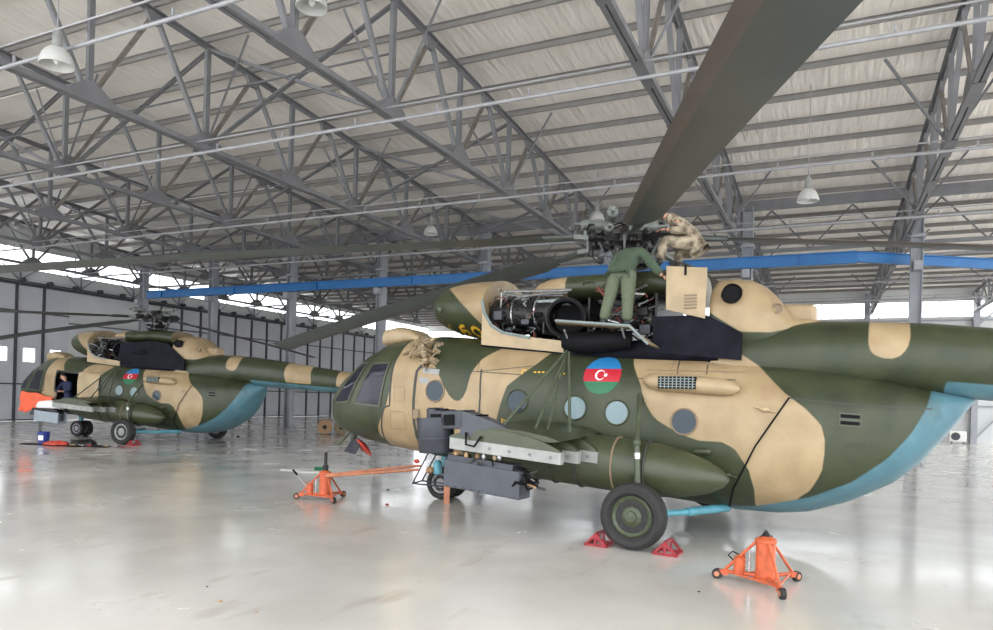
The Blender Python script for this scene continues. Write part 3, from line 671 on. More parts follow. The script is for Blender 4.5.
    for j in range(nn + 1):
        a = R(38) + (2 * pi - R(76)) * j / nn; ao = R(22) + (2 * pi - R(44)) * j / nn
        rows.append([surf(cx - (.076 * cos(ao) - .03), cz + .076 * sin(ao), .011), surf(cx - (.061 * cos(a) - .018), cz + .061 * sin(a), .011)])
    fl.grid(rows); star = []
    for j in range(16):
        rr = .034 if j % 2 == 0 else .016; star.append(surf(cx - .055 - rr * cos(2 * pi * j / 16), cz + rr * sin(2 * pi * j / 16), .011))
    fl.add([surf(cx - .055, cz, .011)] + star, [(0, 1 + j, 1 + (j + 1) % 16) for j in range(16)])
    q = fl.build('flag_roundel', [M['flagblue'], M['flagred'], M['flaggreen'], M['flagwhite']], H, 0); q['label'] = 'round blue, red and green flag emblem with white crescent and star'
    # heater intake fairing with grille
    hf = MB(); rs = []
    for x, r in ((.24, .03), (.18, .09), (.05, .125), (-.55, .125), (-.85, .12), (-1.0, .09), (-1.08, .03)):
        rs.append([(x, 1.2 + r * 1.25 * cos(a), 2.175 + .07 * (x) + r * sin(a)) for a in [2 * pi * j / 20 for j in range(20)]])
    hf.rings(rs); h_ = hf.build('heater_fairing', M['tan'], H)
    g = MB(); g.box((-.27, 1.335, 2.165), (.52, .05, .17)); g.build('grille', M['black'], h_, 0)
    g = MB()
    for i in range(9): g.box((-.05 - i * .055, 1.365, 2.165), (.012, .015, .16))
    for i in range(4): g.box((-.27, 1.367, 2.11 + i * .036), (.5, .012, .01))
    g.build('grille_bars', M['sage'], h_, 0)
    # small fittings
    vn = MB()
    for z in (1.80, 1.715): qpatch(vn, [(-2.29, z), (-2.50, z - .01), (-2.50, z - .05), (-2.29, z - .04)], .010, n=3)
    vn.build('vent_slot', M['black'], H, 0)
    vn = MB()
    for z in (1.80, 1.715): rib(vn, [(-2.27, z + .015), (-2.52, z + .005), (-2.52, z - .065), (-2.27, z - .055), (-2.27, z + .015)], .015, .012)
    vn.build('vent_rim', M['lgreen'], H, 0)
    vn = MB()
    for i in range(9): rib(vn, [(-2.38 - i * .045, 1.44), (-2.38 - i * .045, 1.39)], .014, .006)
    vn.build('louvre_row', M['seam'], H, 0)
    cb = MB(); cb.path([surf(-1.68, 1.99, .03), surf(-1.3, 1.35, .06), surf(-1.02, .78, .05), surf(-.92, .5, .04)], .012, 6); cb.build('control_cable', M['black'], H)
    for x, z in ((-1.40, 1.83), (-.95, .95)):
        cb = MB(); cb.ell(surf(x, z, .03), (.06, .03, .035), 10, 6); cb.tube(surf(x - .12, z - .03, .02), surf(x + .12, z + .03, .03), .014); cb.build('cable_bracket', M['tan'] if z > 1.2 else M['green'], H)
    cb = MB(); cb.lathe(surf(-.50, 1.22, 0), (-1, 0, SL), [(0, .03), (.04, .05), (.2, .05), (.24, .02)], 12); cb.build('drain_blister', M['green'], H)
    cb = MB(); cb.box(surf(4.14, 1.57, .02), (.12, .05, .17)); cb.build('door_handle_recess', M['seamtan'], H, bevel=.02)
    # roof intake scoop
    sc_ = MB(); sc_.rings([[(a, b + .28, c) for a, b, c in ring(x + .12, zb, zt, hw, 3.2, 24, 0)] for x, zb, zt, hw in ((5.36, 2.82, 3.02, .24), (5.28, 2.78, 3.11, .32), (5.0, 2.80, 3.15, .36), (4.72, 2.84, 3.09, .34), (4.52, 2.86, 2.98, .26))]); s_ = sc_.build('roof_scoop', M['tan'], H)
    # deck, sill and engine bay
    dk = MB(); dk.rings([ring(x, 2.5 - .04, zt, hw, 5, 32, 0) for x, zt, hw in ((3.15, 2.98, .86), (2.5, 2.90, .88), (1.0, 2.82, .9), (-.7, 2.84, .86))]); dk.build('engine_deck', M['navy'], H)
    dk = MB(); dk.rings([ring(x, 3.0, zt, .14, 5, 16, 0) for x, zt in ((3.15, 3.6), (2.4, 3.5), (.3, 3.5))]); dk.build('bay_keel', M['dmetal'], H)
    for side in (1, -1):
        sl = MB(); sl.prism([(3.10, 2.76), (1.62, 2.62), (1.62, 2.80), (2.69, 2.93), (2.92, 3.04), (3.03, 3.20), (3.10, 3.30)], lambda u, v, t: V((u, t * side, v)), .87, .92); sl.build('cowl_sill', M['tan'], H)
        sl = MB(); sl.path([(3.13, .88 * side, 3.5), (3.06, .91 * side, 3.28), (2.92, .92 * side, 3.08), (2.70, .92 * side, 2.95), (2.2, .92 * side, 2.86)], .028, 6); sl.build('cowl_rim', M['sage'], H)
        # black side panel under the rotor mast
        bp_ = MB(); top_ = [(0.22, 3.14), (-.55, 3.14), (-1.03, 2.88)] if first else [(1.62, 3.42), (.2, 3.52), (-.45, 3.42), (-1.15, 2.88)]
        bp_.prism(([(0.22 if first else 1.75, 2.64 if first else 2.80)] + top_ + [(-1.03 if first else -1.15, 2.50), (0.22, 2.62)]), lambda u, v, t: V((u, t * side, v)), .855, .90); bp_.build('black_side_panel', M['navy'], H)
        if not first:
            e = MB(); e.ell((.75, .9 * side, 3.12), (.32, .05, .09), 20, 8); e.build('panel_blister', M['navy'], H)
        eg = empty('engine', (0, 0, 0)); eg.parent = H
        c = MB(); c.lathe((3.1, .47 * side, 3.30), (-1, 0, 0), [(0, .20), (.05, .25), (.35, .25), (.37, .29), (.42, .29), (.44, .25), (.75, .24), (.78, .28), (.82, .28), (.84, .24), (1.1, .24), (1.2, .22)], 28); c.build('compressor_case', M['dmetal'], eg)
        for k in range(2):
            c = MB(); xr = 2.66 - k * .42
            for j in range(10):
                a = 2 * pi * j / 10; c.ell((xr, .47 * side + .27 * cos(a), 3.30 + .27 * sin(a)), (.018,) * 3, 6, 4)
            c.lathe((xr + .015, .47 * side, 3.3), (-1, 0, 0), [(0, .25), (.001, .275), (.03, .275), (.031, .25)], 24); c.build('flange_ring', M['metal'], eg)
        ax = V((-.25, 1, -.05)).normalized(); o0 = V((1.72, .50 * side, 3.19)); axs = V((ax.x, ax.y * side, ax.z))
        c = MB(); c.lathe(o0, axs, [(-.1, .25), (.30, .275), (.34, .30), (.36, .30), (.36, .26), (.30, .25), (.0, .24), (-.05, .01)], 32); c.build('exhaust_duct', M['black'], eg)
        c = MB(); c.lathe(o0 + axs * .31, axs, [(0, .30), (.01, .32), (.04, .32), (.05, .30)], 32, cap=False); c.build('duct_band', M['dmetal'], eg)
        if side > 0 or first:
            for k in range(92 if side > 0 else 6):
                x0 = random.uniform(.25, 3.0); y0 = random.uniform(.45, .86); z0 = random.uniform(2.92, 3.56)
                if 1.2 < x0 < 2.25: x0 = random.choice([random.uniform(2.2, 3.0), random.uniform(.25, 1.15)])
                if not first: x0 = random.uniform(2.0, 3.1)
                x1 = min(3.05, max(2.15, x0 + random.uniform(-.5, .5))) if x0 > 2 else min(1.3, max(.2, x0 + random.uniform(-.5, .5))); L_ = V((x1, min(.88, max(.2, y0 + random.uniform(-.2, .2))) * side, z0 + random.uniform(-.3, .3)))
                c = MB(); bentpipe(c, (x0, y0 * side, z0), L_, random.choice([.007, .009, .012, .018]), .07); c.build('engine_pipe', M[random.choice(['dmetal', 'dmetal', 'copper', 'metal', 'black', 'sage', 'seam'])], eg)
            for k in range(30):
                x0 = random.choice([random.uniform(.25, 1.2), random.uniform(2.1, 3.0)]) if first else random.uniform(2.1, 3.1); y0 = random.uniform(.5, .82) * side; z0 = random.uniform(2.95, 3.4)
                c = MB()
                if k % 2: c.lathe((x0, y0, z0), random.choice([(0, 1, 0), (1, 0, 0), (0, 0, 1)]), [(0, .02), (.01, .045), (.08, .05), (.10, .03), (.13, .028), (.14, .01)], 14)
                else: c.box((x0, y0, z0), (random.uniform(.08, .2), .09, random.uniform(.06, .16)))
                c.build('accessory', M[random.choice(['dmetal', 'dmetal', 'black', 'seam', 'gun'])], eg, bevel=.008)
        # silvery pipes on top of the bay
        for k in range(6):
            c = MB(); z = 3.5 + .03 * k
            bentpipe(c, (3.05 - .05 * k, (.3 + .09 * k) * side, z), (2.1 - .1 * k, (.3 + .08 * k) * side, z - .02), .022, .04); c.build('air_line', M['metal'], eg)
        if not first:
            c = MB(); c.lathe((2.02, .74 * side, 3.30), (-.1, 1 * side, 0), [(-.2, .2), (.1, .24), (.14, .25), (.14, .21), (0, .19), (-.05, .01)], 24); c.build('exhaust_shroud', M['black'], eg)
    fw_ = MB()
    fw_.box((2.1, .0, 3.25), (.03, 1.3, .6)); fw_.box((1.32, 0, 3.2), (.03, 1.3, .6)); fw_.box((.22, 0, 3.2), (.03, 1.5, .6)); fw_.build('firewall', M['dmetal'], H, 0)
    # rotor gearbox cowl on top
    m = MB(); m.rings([ring(x, zb, zt, hw, 2.4, 32, 0) for x, zb, zt, hw in ((2.46, 3.56, 3.68, .30), (2.42, 3.5, 3.78, .42), (2.3, 3.5, 3.86, .50), (2.1, 3.5, 3.92, .55), (1.80, 3.5, 3.94, .58), (1.74, 3.5, 3.94, .58), (1.2, 3.5, 3.94, .6), (.5, 3.5, 3.95, .6), (0.1, 3.45, 3.95, .6), (-.3, 3.4, 3.9, .6))])
    me = m.mesh('top_cowl', M['camo'], 50); paint(me, FAIRP); o = bpy.data.objects.new('top_cowl', me); COL.objects.link(o); o.parent = H
    m = MB(); m.path([(1.45, .6, 3.72), (1.42, .64, 3.76), (1.3, .64, 3.76), (1.27, .6, 3.72)], .012, 6); m.build('grab_handle', M['lgreen'], H)
    m = MB(); m.box((1.95, .5, 3.45), (.55, .3, .1)); m.build('bay_ledge', M['sage'], H, 0)
    # tan exhaust fairing behind the mast
    m = MB(); rr_ = []
    FS = ((-.57, 2.5, 3.68, .84), (-.62, 2.5, 3.73, .86), (-.85, 2.5, 3.74, .86), (-1.08, 2.5, 3.70, .82), (-1.25, 2.5, 3.60, .74), (-1.38, 2.5, 3.48, .66), (-1.5, 2.5, 3.31, .58), (-1.62, 2.5, 3.16, .5), (-1.9, 2.5, 3.12, .40), (-2.2, 2.5, 3.08, .3))
    for i in range(34):
        x = -.57 - i * .0494; t = interp(FS, x); rr_.append(ring(x, *t, n=2.6, k=48, sh=0))
    m.rings(rr_); me = m.mesh('exhaust_fairing', M['camo'], 50); paint(me, FAIRP); o = bpy.data.objects.new('exhaust_fairing', me); COL.objects.link(o); o.parent = H
    ep = MB(); ep.lathe((-.80, .62, 3.42), (-.30, 1, .02), [(0, .13), (.33, .135), (.335, .12), (.30, .115), (.295, .01)], 28); ep.build('exhaust_port', M['black'], o)
    ep = MB(); ep.lathe((-.86, .73, 3.42), (-.30, 1, .02), [(0, .15), (.04, .16), (.06, .15)], 28, cap=False); ep.build('port_collar', M['seamtan'], o)
    sm = MB(); fy = lambda x, z, off=0, side=1: V((x, side * (off + .86 * (max(0, 1 - (abs(z - 3.1) / .62) ** 2.6)) ** (1 / 2.6) if x > -1.1 else side * (off + .74)), z))
    ap = MB(); ap.rings([ring(x, zb, zt, hw, 4, 24, 0) for x, zb, zt, hw in ((-1.42, 3.05, 3.34, .2), (-1.5, 3.05, 3.36, .24), (-1.85, 3.05, 3.34, .24), (-1.9, 3.07, 3.30, .2))]); ap.build('apu_exhaust_box', M['tan'], o)
    ap = MB(); ap.lathe((-1.40, .38, 3.22), (-.2, 1, .1), [(0, .06), (.22, .075), (.225, .06), (.20, .05), (.19, .01)], 18); ap.build('apu_intake', M['seamtan'], o)
    if first:
        pn = MB(); pn.prism([(.02, 3.23), (-.54, 3.08), (-.55, 3.80), (.03, 3.86)], lambda u, v, t: V((u, t, v)), .93, .955); p_ = pn.build('open_cowl_panel', M['tan'], H, bevel=.006)
        pn = MB()
        for i in range(5): pn.box((-.33 + .0 * i, .965, 3.24 + i * .045), (.17, .02, .018))
        pn.build('louvre', M['seamtan'], p_, 0)
        pn = MB(); pn.box((-.25, .96, 3.78), (.03, .02, .14)); pn.build('panel_catch', M['black'], p_, 0)
        # fold-down work platform
        wp = MB(); wp.prism([(1.74, .90), (.50, .90), (.42, 1.36), (1.56, 1.36)], lambda u, v, t: V((u, v, t + .09 * u)), 2.90, 2.935); wp_ = wp.build('work_platform', M['tan'], H)
        wp = MB(); wp.path([(1.74, .90, 3.08), (1.56, 1.37, 3.065), (.42, 1.37, 2.962), (.16, 1.30, 2.70)], .022, 8); wp.build('platform_edge', M['sage'], wp_)
        wp = MB(); wp.add([(.50, .93, 2.93), (.42, 1.36, 2.93), (.14, 1.30, 2.68), (.10, .95, 2.66)], [(0, 1, 2, 3)]); wp.add([(.50, .93, 2.945), (.42, 1.36, 2.945), (.13, 1.30, 2.695), (.09, .95, 2.675)], [(3, 2, 1, 0)]); wp.build('platform_flap', M['tan'], wp_, 0)
        for x in (1.5, .6):
            wp = MB(); wp.tube((x, .92, 2.72), (x - .05, 1.3, 2.93), .014); wp.build('platform_strut', M['steel_l'], wp_)
        sg = MB(); sg.rings([ring(x, 2.68 - dz, 2.93, hw, 2, 20, 0) for x, dz, hw in ((1.6, 0, .04), (1.45, .06, .12), (1.2, .10, .15), (.9, .06, .14), (.6, .02, .1), (.5, 0, .03))])
        for i, v in enumerate(sg.v): sg.v[i] = (v[0], v[1] + 1.02, v[2])
        sg.build('dark_canvas_sling', M['black'], H)
    # fuel tanks, gear, outriggers
    for side in (1, -1):
        T = MB(); zc = .98; T.rings([[(x, side * (1.62 + r * cos(a)), zc + SL * x * .8 + r * sin(a)) for a in [2 * pi * j / 40 for j in range(40)]] for x, r in ((3.1, .02), (3.05, .1), (2.9, .2), (2.6, .3), (2.3, .36), (2.1, .375), (.2, .375), (-.15, .36), (-.5, .30), (-.8, .21), (-.98, .11), (-1.05, .02))])
        tk = T.build('fuel_tank', M['green'], H, 40)
        for x in (1.35, .95, .42, -.02):
            s = MB(); s.path([(x, side * (1.62 + .382 * cos(a)), zc + SL * x * .8 + .382 * sin(a)) for a in [2 * pi * j / 40 for j in range(40)]], .016, 6, close=True); s.build('tank_strap', M['seamtan'] if x == .42 else M['seam'], tk)
        g = empty('main_landing_gear', (0, 0, 0)); g.parent = H
        t, h = wheel(0, 0, (0, 2.25 * side, .425), .425, .29, side); t.build('tyre', M['rubber'], g); h.build('wheel_rim', M['hub'] if first else M['white'], g)
        s = MB(); s.tube((.27, 1.26 * side, 1.98), (.05, 2.05 * side, 1.34), .034); s.tube((.05, 2.05 * side, 1.36), (.0, 2.09 * side, .62), .04); s.ell((.05, 2.05 * side, 1.35), (.055, .055, .06), 12, 8)
        s.tube((.0, 2.06 * side, .62), (0, 2.1 * side, .42), .055); s.build('shock_strut', M['lgreen'], g)
        s = MB(); s.tube((.04, 2.055 * side, 1.22), (.035, 2.06 * side, 1.14), .046); s.build('shock_piston', M['metal'], g)
        s = MB(); s.tube((0, 2.12 * side, .42), (-.45, 1.3 * side, .40), .045); s.tube((-.45, 1.3 * side, .40), (-.86, .62 * side, .42), .06); s.tube((0, 2.12 * side, .42), (.35, 1.0 * side, .46), .04); s.build('axle_arm', M['blue'], g)
        # outrigger
        w = MB(); w.rings([[(x, side * y, zc + SL * x + z) for x, z in ((2.15, 0), (1.9, .05), (1.4, .07), (1.0, .04), (.85, 0), (1.0, -.03), (1.4, -.04), (1.9, -.03))] for y, zc in ((1.15, 1.36), (2.0, 1.30), (2.72, 1.27))]); wg = w.build('outrigger', M['green'], H, 30)
        for p0, p1 in (((1.42, 1.25, 2.62), (1.80, 2.55, 1.48)), ((1.42, 1.25, 2.58), (1.42, 2.3, 1.44)), ((1.42, 1.25, 2.56), (1.32, 2.1, 1.43)), ((1.38, 1.26, 2.60), (1.06, 1.9, 1.42))):
            s = MB(); s.tube((p0[0], p0[1] * side, p0[2]), (p1[0], p1[1] * side, p1[2]), .021, n=8); s.build('brace_strut', M['lgreen'], wg)
        for y, x0, x1 in ((2.7, .84, 2.5), (2.32, .76, 1.8), (1.97, .62, 1.6)):
            s = MB(); s.rings([[(x, side * (y + u), v) for u, v in ((-.06, 1.21 + SL * (x - .84) * .8), (-.05, 1.21 + SL * (x - .84) * .8 + hh), (.05, 1.21 + SL * (x - .84) * .8 + hh), (.06, 1.21 + SL * (x - .84) * .8))] for x, hh in [(x0 + (x1 - x0) * t, .02 + .16 * sin(pi * t) ** .8) for t in [i / 12 for i in range(13)]]]); py_ = s.build('pylon', M['green'], wg, 30)
            s = MB(); s.rings([[(x, side * (y + u), 1.05 + SL * (x - .84) * .8 + v) for u, v in ((-.055, 0), (-.055, .16), (.055, .16), (.055, 0))] for x in (x0 - .02, x1)]); s.build('pylon_rail', M['white'], wg, 0, bevel=.008)
            s = MB()
            for k in range(4): s.tube((x0 + .12 + k * .3, side * (y + .05), 1.13 + SL * (.12 - .84 + x0 + k * .3) * .8), (x0 + .12 + k * .3, side * (y + .062), 1.13 + SL * (.12 - .84 + x0 + k * .3) * .8), .022, n=10)
            s.build('rail_bolt', M['steel'], wg)
    # gun pod on the port outrigger
    gp = empty('gun_pod', (0, 0, 0)); gp.parent = H
    if first:
        m = MB(); m.lathe((2.80, 2.62, 1.08), (.06, 0, 1), [(0, .235), (.02, .25), (.46, .27), (.50, .27), (.50, .24), (.12, .22), (.1, .01)], 32); m.lathe((2.8, 2.62, 1.28), (.06, 0, 1), [(0, .262), (.001, .272), (.02, .272), (.021, .262)], 32, cap=False); m.build('drum', M['gun'], gp)
        m = MB(); m.box((2.52, 2.6, 1.56), (.5, .34, .26), Matrix.Rotation(R(4), 3, 'Y')); h_ = m.build('gun_housing', M['gun'], gp, 0, bevel=.02)
        m = MB(); m.lathe((2.82, 2.62, 1.44), (.05, 0, 1), [(0, .13), (.26, .13), (.28, .1)], 24); m.build('turret_cap', M['gun'], gp)
        m = MB()
        for x in (2.72, 2.5): m.box((x, 2.785, 1.56), (.16, .02, .15), Matrix.Rotation(R(4), 3, 'Y'))
        m.build('housing_recess', M['black'], gp, 0)
        m = MB(); m.rings([[(x, 2.6 + u * w_, zc + v * h2) for u, v in ((-1, -1), (-1, 1), (1, 1), (1, -1))] for x, w_, zc, h2 in ((2.32, .17, 1.52, .15), (2.26, .17, 1.52, .16), (2.1, .15, 1.49, .15), (1.85, .11, 1.45, .11), (1.62, .06, 1.40, .06), (1.50, .03, 1.38, .03))]); m.build('gun_breech', M['boxgrey'], gp, 20)
        m = MB()
        for k in range(7): m.box((2.74 - k * .11, 2.6, 1.70 - .01 * k), (.04, .3, .02))
        m.build('housing_ribs', M['black'], gp, 0)
        m = MB(); m.path([(2.22, 2.78, 1.4), (2.18, 2.84, 1.24), (2.05, 2.84, 1.22), (1.98, 2.78, 1.36)], .016, 7); m.build('feed_cable', M['black'], gp)
        m = MB(); m.rings([[(x, 2.62 + u, SL * .9 * (x - 1.5) + v) for u, v in ((-.17, .56), (-.17, .93), (.17, .93), (.17, .56))] for x in (2.56, 1.38)]); b_ = m.build('ammunition_box', M['boxgrey'], gp, 0, bevel=.012)
        m = MB(); m.rings([[(x, 2.62 + u, SL * .9 * (x - 1.5) + v) for u, v in ((-.15, .93), (-.12, 1.0), (.12, 1.0), (.15, .93))] for x in (2.52, 1.50)])
        for k in range(9): m.box((2.50 - k * .13, 2.795, .58 + SL * .9 * (1.05 - k * .125)), (.02, .012, .02))
        m.box((1.377, 2.62, .74), (.02, .26, .26)); m.build('box_lid', M['gun'], b_, 0)
        for k in range(22):
            x0 = random.uniform(1.36, 1.5) if k < 12 else random.uniform(1.8, 2.5); c = MB(); y0 = 2.62 + random.uniform(-.1, .15)
            bentpipe(c, (x0, y0, random.uniform(.70, .98) if k < 12 else .97), (x0 - (.26 if k < 12 else random.uniform(-.15, .15)), y0 + random.uniform(-.03, .12), random.uniform(.62, 1.0) if k < 12 else random.uniform(1.0, 1.12)), random.choice([.01, .014, .02]), .05, 6)
            c.build('pod_cable', M[random.choice(['black', 'dmetal', 'seam', 'dmetal', 'wood', 'black', 'gun'])], gp)
        for k in range(6):
            c = MB(); c.lathe((2.45 - k * .15 + random.uniform(-.05, .05), 2.66 + random.uniform(-.08, .08), 1.04), (0, random.uniform(-.3, .3), 1), [(0, .02), (.02, .03), (.06, .03), (.08, .015)], 8); c.build('pod_connector', M[random.choice(['netting', 'metal', 'wood'])], gp)
    else:
        m = MB(); m.rings([[(x, 2.62 + u, SL * .9 * (x - 2.0) + v) for u, v in ((-.17, .60), (-.17, .95), (.17, .95), (.17, .60))] for x in (3.25, 2.2)]); m.build('ammunition_box', M['boxgrey2'], gp, 0, bevel=.012)
        m = MB(); m.box((2.85, 2.6, 1.08), (1.0, .35, .06)); m.box((2.3, 2.65, .85), (.2, .2, .3)); m.build('pod_frame', M['dmetal'], gp, 0)
        m = MB(); m.rings([ring(x, zb, zt, hw, 2.4, 20, 0) for x, zb, zt, hw in ((3.4, 1.12, 1.2, .05), (3.2, 1.05, 1.34, .18), (2.8, 1.05, 1.38, .2), (2.3, 1.08, 1.34, .18))]); m.v = [(a, b + 2.55, c) for a, b, c in m.v]; m.build('pod_fairing', M['flagwhite'], gp)
    # nose gear
    g = empty('nose_landing_gear', (0, 0, 0)); g.parent = H
    for s_ in (-1, 1):
        t, h = wheel(0, 0, (4.28, .17 * s_, .298), .298, .2, s_); t.build('tyre', M['rubber'], g); h.build('wheel_rim', M['steel_l'], g)
    m = MB(); m.tube((4.28, -.25, .298), (4.28, .25, .298), .04); m.tube((4.28, 0, .3), (4.32, 0, .62), .06); m.tube((4.32, 0, .6), (4.34, 0, .95), .085); m.tube((4.32, 0, .7), (3.8, 0, .85), .04); m.build('oleo_leg', M['blue'], g)
    # items under the nose
    m = MB(); m.lathe((5.92, .35, .90), (.5, .55, -.65), [(0, .08), (.03, .19), (.06, .22), (.08, .20), (.12, .02)], 20); l_ = m.build('landing_light', M['redcover'], H)
    m = MB(); m.add([(6.30, .3, 1.02), (5.90, .52, 1.0), (5.98, .62, .74), (6.42, .42, .76), (6.30, .28, 1.01), (5.90, .50, .99), (5.98, .60, .73), (6.42, .40, .75)], [(0, 1, 2, 3), (7, 6, 5, 4), (0, 4, 5, 1), (1, 5, 6, 2), (2, 6, 7, 3), (3, 7, 4, 0)]); m.build('light_cover_plate', M['gun'], l_, 0)
    m = MB(); m.tube((6.35, .3, 1.14), (6.62, .35, .88), .022); m.tube((6.58, .35, .89), (6.80, .35, .90), .03, .01); m.lathe((6.25, .3, 1.1), (.3, .3, -1), [(0, .05), (.1, .06), (.14, .03)], 12); m.build('pitot_bracket', M['lgreen'], H)
    m = MB(); m.ell((4.2, 1.1, .76), (.05, .05, .04), 12, 8); m.build('navigation_light', M['redcover'], H)
    # cabin interior seen through the open door
    if not first:
        m = MB(); z0 = .50
        m.box((3.6, .35, z0 + .35 + .03), (1.4, 1.5, .04)); m.box((3.6, -.35, 1.75), (1.4, .04, 1.7)); m.box((4.3, .35, 1.75), (.04, 1.4, 1.7)); m.box((2.95, .35, 1.75), (.04, 1.4, 1.7)); m.build('cabin_interior', M['dmetal'], H, 0)
        m = MB()
        for p, q in (((4.17, 2.42), (3.12, 2.33)), ((3.12, 2.33), (3.12, 1.02)), ((4.17, 2.42), (4.17, 1.1))): rib(m, [p, q], .04, .012)
        m.build('door_frame', M['seam'], H, 0)
        m = MB(); qpatch(m, [(3.10, 2.36), (2.15, 2.26), (2.10, 1.15), (3.08, 1.2)], .05); d_ = m.build('sliding_door', M['tan'], H, 50)
    return H

P1 = (2.8813, 10.9272); A_1 = pi - .5024; P2 = (-11.4885, 25.0436); A_2 = pi - .3082
H1 = helicopter((P1[0], P1[1], 0), A_1, True); tag(H1, 'big near camouflaged helicopter with tan, green and blue paint and opened engine bay', 'helicopter')
H2 = helicopter((P2[0], P2[1], 0), A_2, False); tag(H2, 'far camouflaged helicopter at the left with open door and black engine panel', 'helicopter')
def azl(world_deg, Arot): return world_deg - math.degrees(Arot)
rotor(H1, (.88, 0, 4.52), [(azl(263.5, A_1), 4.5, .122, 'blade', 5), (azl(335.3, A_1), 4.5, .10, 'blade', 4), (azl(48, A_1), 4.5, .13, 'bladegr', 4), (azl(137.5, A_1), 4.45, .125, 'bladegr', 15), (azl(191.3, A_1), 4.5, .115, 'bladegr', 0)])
rotor(H2, (.88, 0, 4.42), [(azl(225, A_2), 4.4, .055, 'blade', 4), (azl(300, A_2), 4.4, .05, None, 4), (azl(0, A_2), 4.4, .05, None, 4), (azl(74, A_2), 4.4, .06, 'blade', 4), (azl(153, A_2), 4.4, .05, 'blade', 4)])
# ---------------------------------------------------------------- people
def skin(name, verts, edges, rad, mt, parent=None, sub=2, root=0):
    me = bpy.data.meshes.new(name); me.from_pydata([tuple(v) for v in verts], edges, []); me.materials.append(mt)
    bm = bmesh.new(); bm.from_mesh(me); L = bm.verts.layers.skin.verify(); bm.verts.ensure_lookup_table()
    for i, v in enumerate(bm.verts):
        r = rad[i]; v[L].radius = r if isinstance(r, tuple) else (r, r); v[L].use_root = i == root
    bm.to_mesh(me); bm.free()
    o = bpy.data.objects.new(name, me); COL.objects.link(o); o.parent = parent
    s = o.modifiers.new('skin', 'SKIN'); s.use_smooth_shade = True; s.branch_smoothing = .5
    q = o.modifiers.new('sub', 'SUBSURF'); q.levels = sub; q.render_levels = sub
    return o
def person(J, P, top, legs, boots, hair, label, name='person', sleeve='long', hide_trunk=False):
    """J: dict of joints in the parent's frame. One continuous skinned body, clothing as slightly larger skins, five-fingered hands."""
    root = empty(name, (0, 0, 0)); root.parent = P
    K = ['pelvis', 'chest', 'neck', 'head', 'shL', 'elL', 'wrL', 'shR', 'elR', 'wrR', 'hipL', 'knL', 'anL', 'hipR', 'knR', 'anR']
    vs = [V(J[k]) for k in K]
    ed = [(0, 1), (1, 2), (2, 3), (1, 4), (4, 5), (5, 6), (1, 7), (7, 8), (8, 9), (0, 10), (10, 11), (11, 12), (0, 13), (13, 14), (14, 15)]
    rd = [.10, .085, .05, .07, .042, .038, .03, .042, .038, .03, .085, .058, .04, .085, .058, .04]
    b = skin('body', vs, ed, rd, M['skin'], root)
    hd = MB(); h = V(J['head']); f = (V(J.get('face', (0, 0, 0)))).normalized(); upv = (h - V(J['neck'])).normalized(); sd_ = f.cross(upv).normalized(); f = upv.cross(sd_)
    Mx = Matrix((sd_, f, upv)).transposed()
    hd.ell(h, (.075, .095, .115), 20, 14, Mx); hd.ell(h + f * .035 - upv * .06, (.052, .06, .05), 14, 10, Mx)
    hd.path([h + f * .092 + upv * .02, h + f * .115 - upv * .015, h + f * .095 - upv * .025], [.008, .014, .010], 8)
    for s_ in (-1, 1): hd.ell(h + sd_ * .076 * s_ - upv * .01, (.01, .022, .03), 10, 6, Mx)
    hd.build('head', M['skin'], root)
    ey = MB()
    for s_ in (-1, 1): ey.ell(h + f * .088 + sd_ * .028 * s_ + upv * .012, (.011, .006, .006), 8, 6, Mx)
    ey.build('eye', M['hair'], root); mo = MB(); mo.ell(h + f * .092 - upv * .055, (.022, .006, .004), 10, 6, Mx); mo.build('mouth', M['redcover'], root)
    hr = MB(); hr.ell(h + upv * .028 - f * .018, (.081, .095, .10), 20, 12, Mx); hr.build('hair', M[hair], root)
    for s_, w_, e_ in ((-1, 'wrL', 'elL'), (1, 'wrR', 'elR')):
        w0 = V(J[w_]); d = (w0 - V(J[e_])).normalized(); a = V(J.get('hand' + w_[-1], d)).normalized(); n_ = V(J.get('palm' + w_[-1], (0, 1, 0))); x = a.cross(n_).normalized(); n_ = x.cross(a)
        hv = [w0, w0 + a * .05, w0 + a * .085]; hm = skin('hand', hv, [(0, 1), (1, 2)], [(.026, .02), (.038, .018), (.036, .015)], M['skin'], root, 2)
        for k, (o_, L_) in enumerate(((-.030, .062), (-.010, .075), (.011, .070), (.030, .055))):
            p0 = w0 + a * .07 + x * o_; p1 = p0 + a * .025 + x * o_ * .2; p2 = p1 + a * L_ * .5 + n_ * .010; p3 = p2 + a * L_ * .35 + n_ * .022
            skin('finger', [p0, p1, p2, p3], [(0, 1), (1, 2), (2, 3)], [.009, .0088, .008, .007], M['skin'], hm, 1)
        p0 = w0 + a * .025 - x * .022; p1 = p0 - x * .032 + a * .025; p2 = p1 - x * .010 + a * .035 + n_ * .012
        skin('thumb', [p0, p1, p2], [(0, 1), (1, 2)], [.012, .0105, .009], M['skin'], hm, 1)
    nk = V(J['neck']); ch = V(J['chest'])
    tv = [V(J['pelvis']), ch, ch.lerp(nk, .97)] + [V(J[k]) for k in ('shL', 'elL', 'wrL', 'shR', 'elR', 'wrR')]
    tv[5] = tv[4].lerp(tv[5], .88); tv[8] = tv[7].lerp(tv[8], .88); tv.append(V(J['pelvis']).lerp(ch, .5)); tv.append(V(J['pelvis']) + (V(J['pelvis']) - ch) * .22)
    sk = skin('jacket', tv, [(0, 9), (0, 10), (9, 1), (1, 2), (1, 3), (3, 4), (4, 5), (1, 6), (6, 7), (7, 8)], [(.175, .155), (.19, .16), .08, .095, .075, .06, .095, .075, .06, (.17, .15), (.17, .15)], M[top], root)
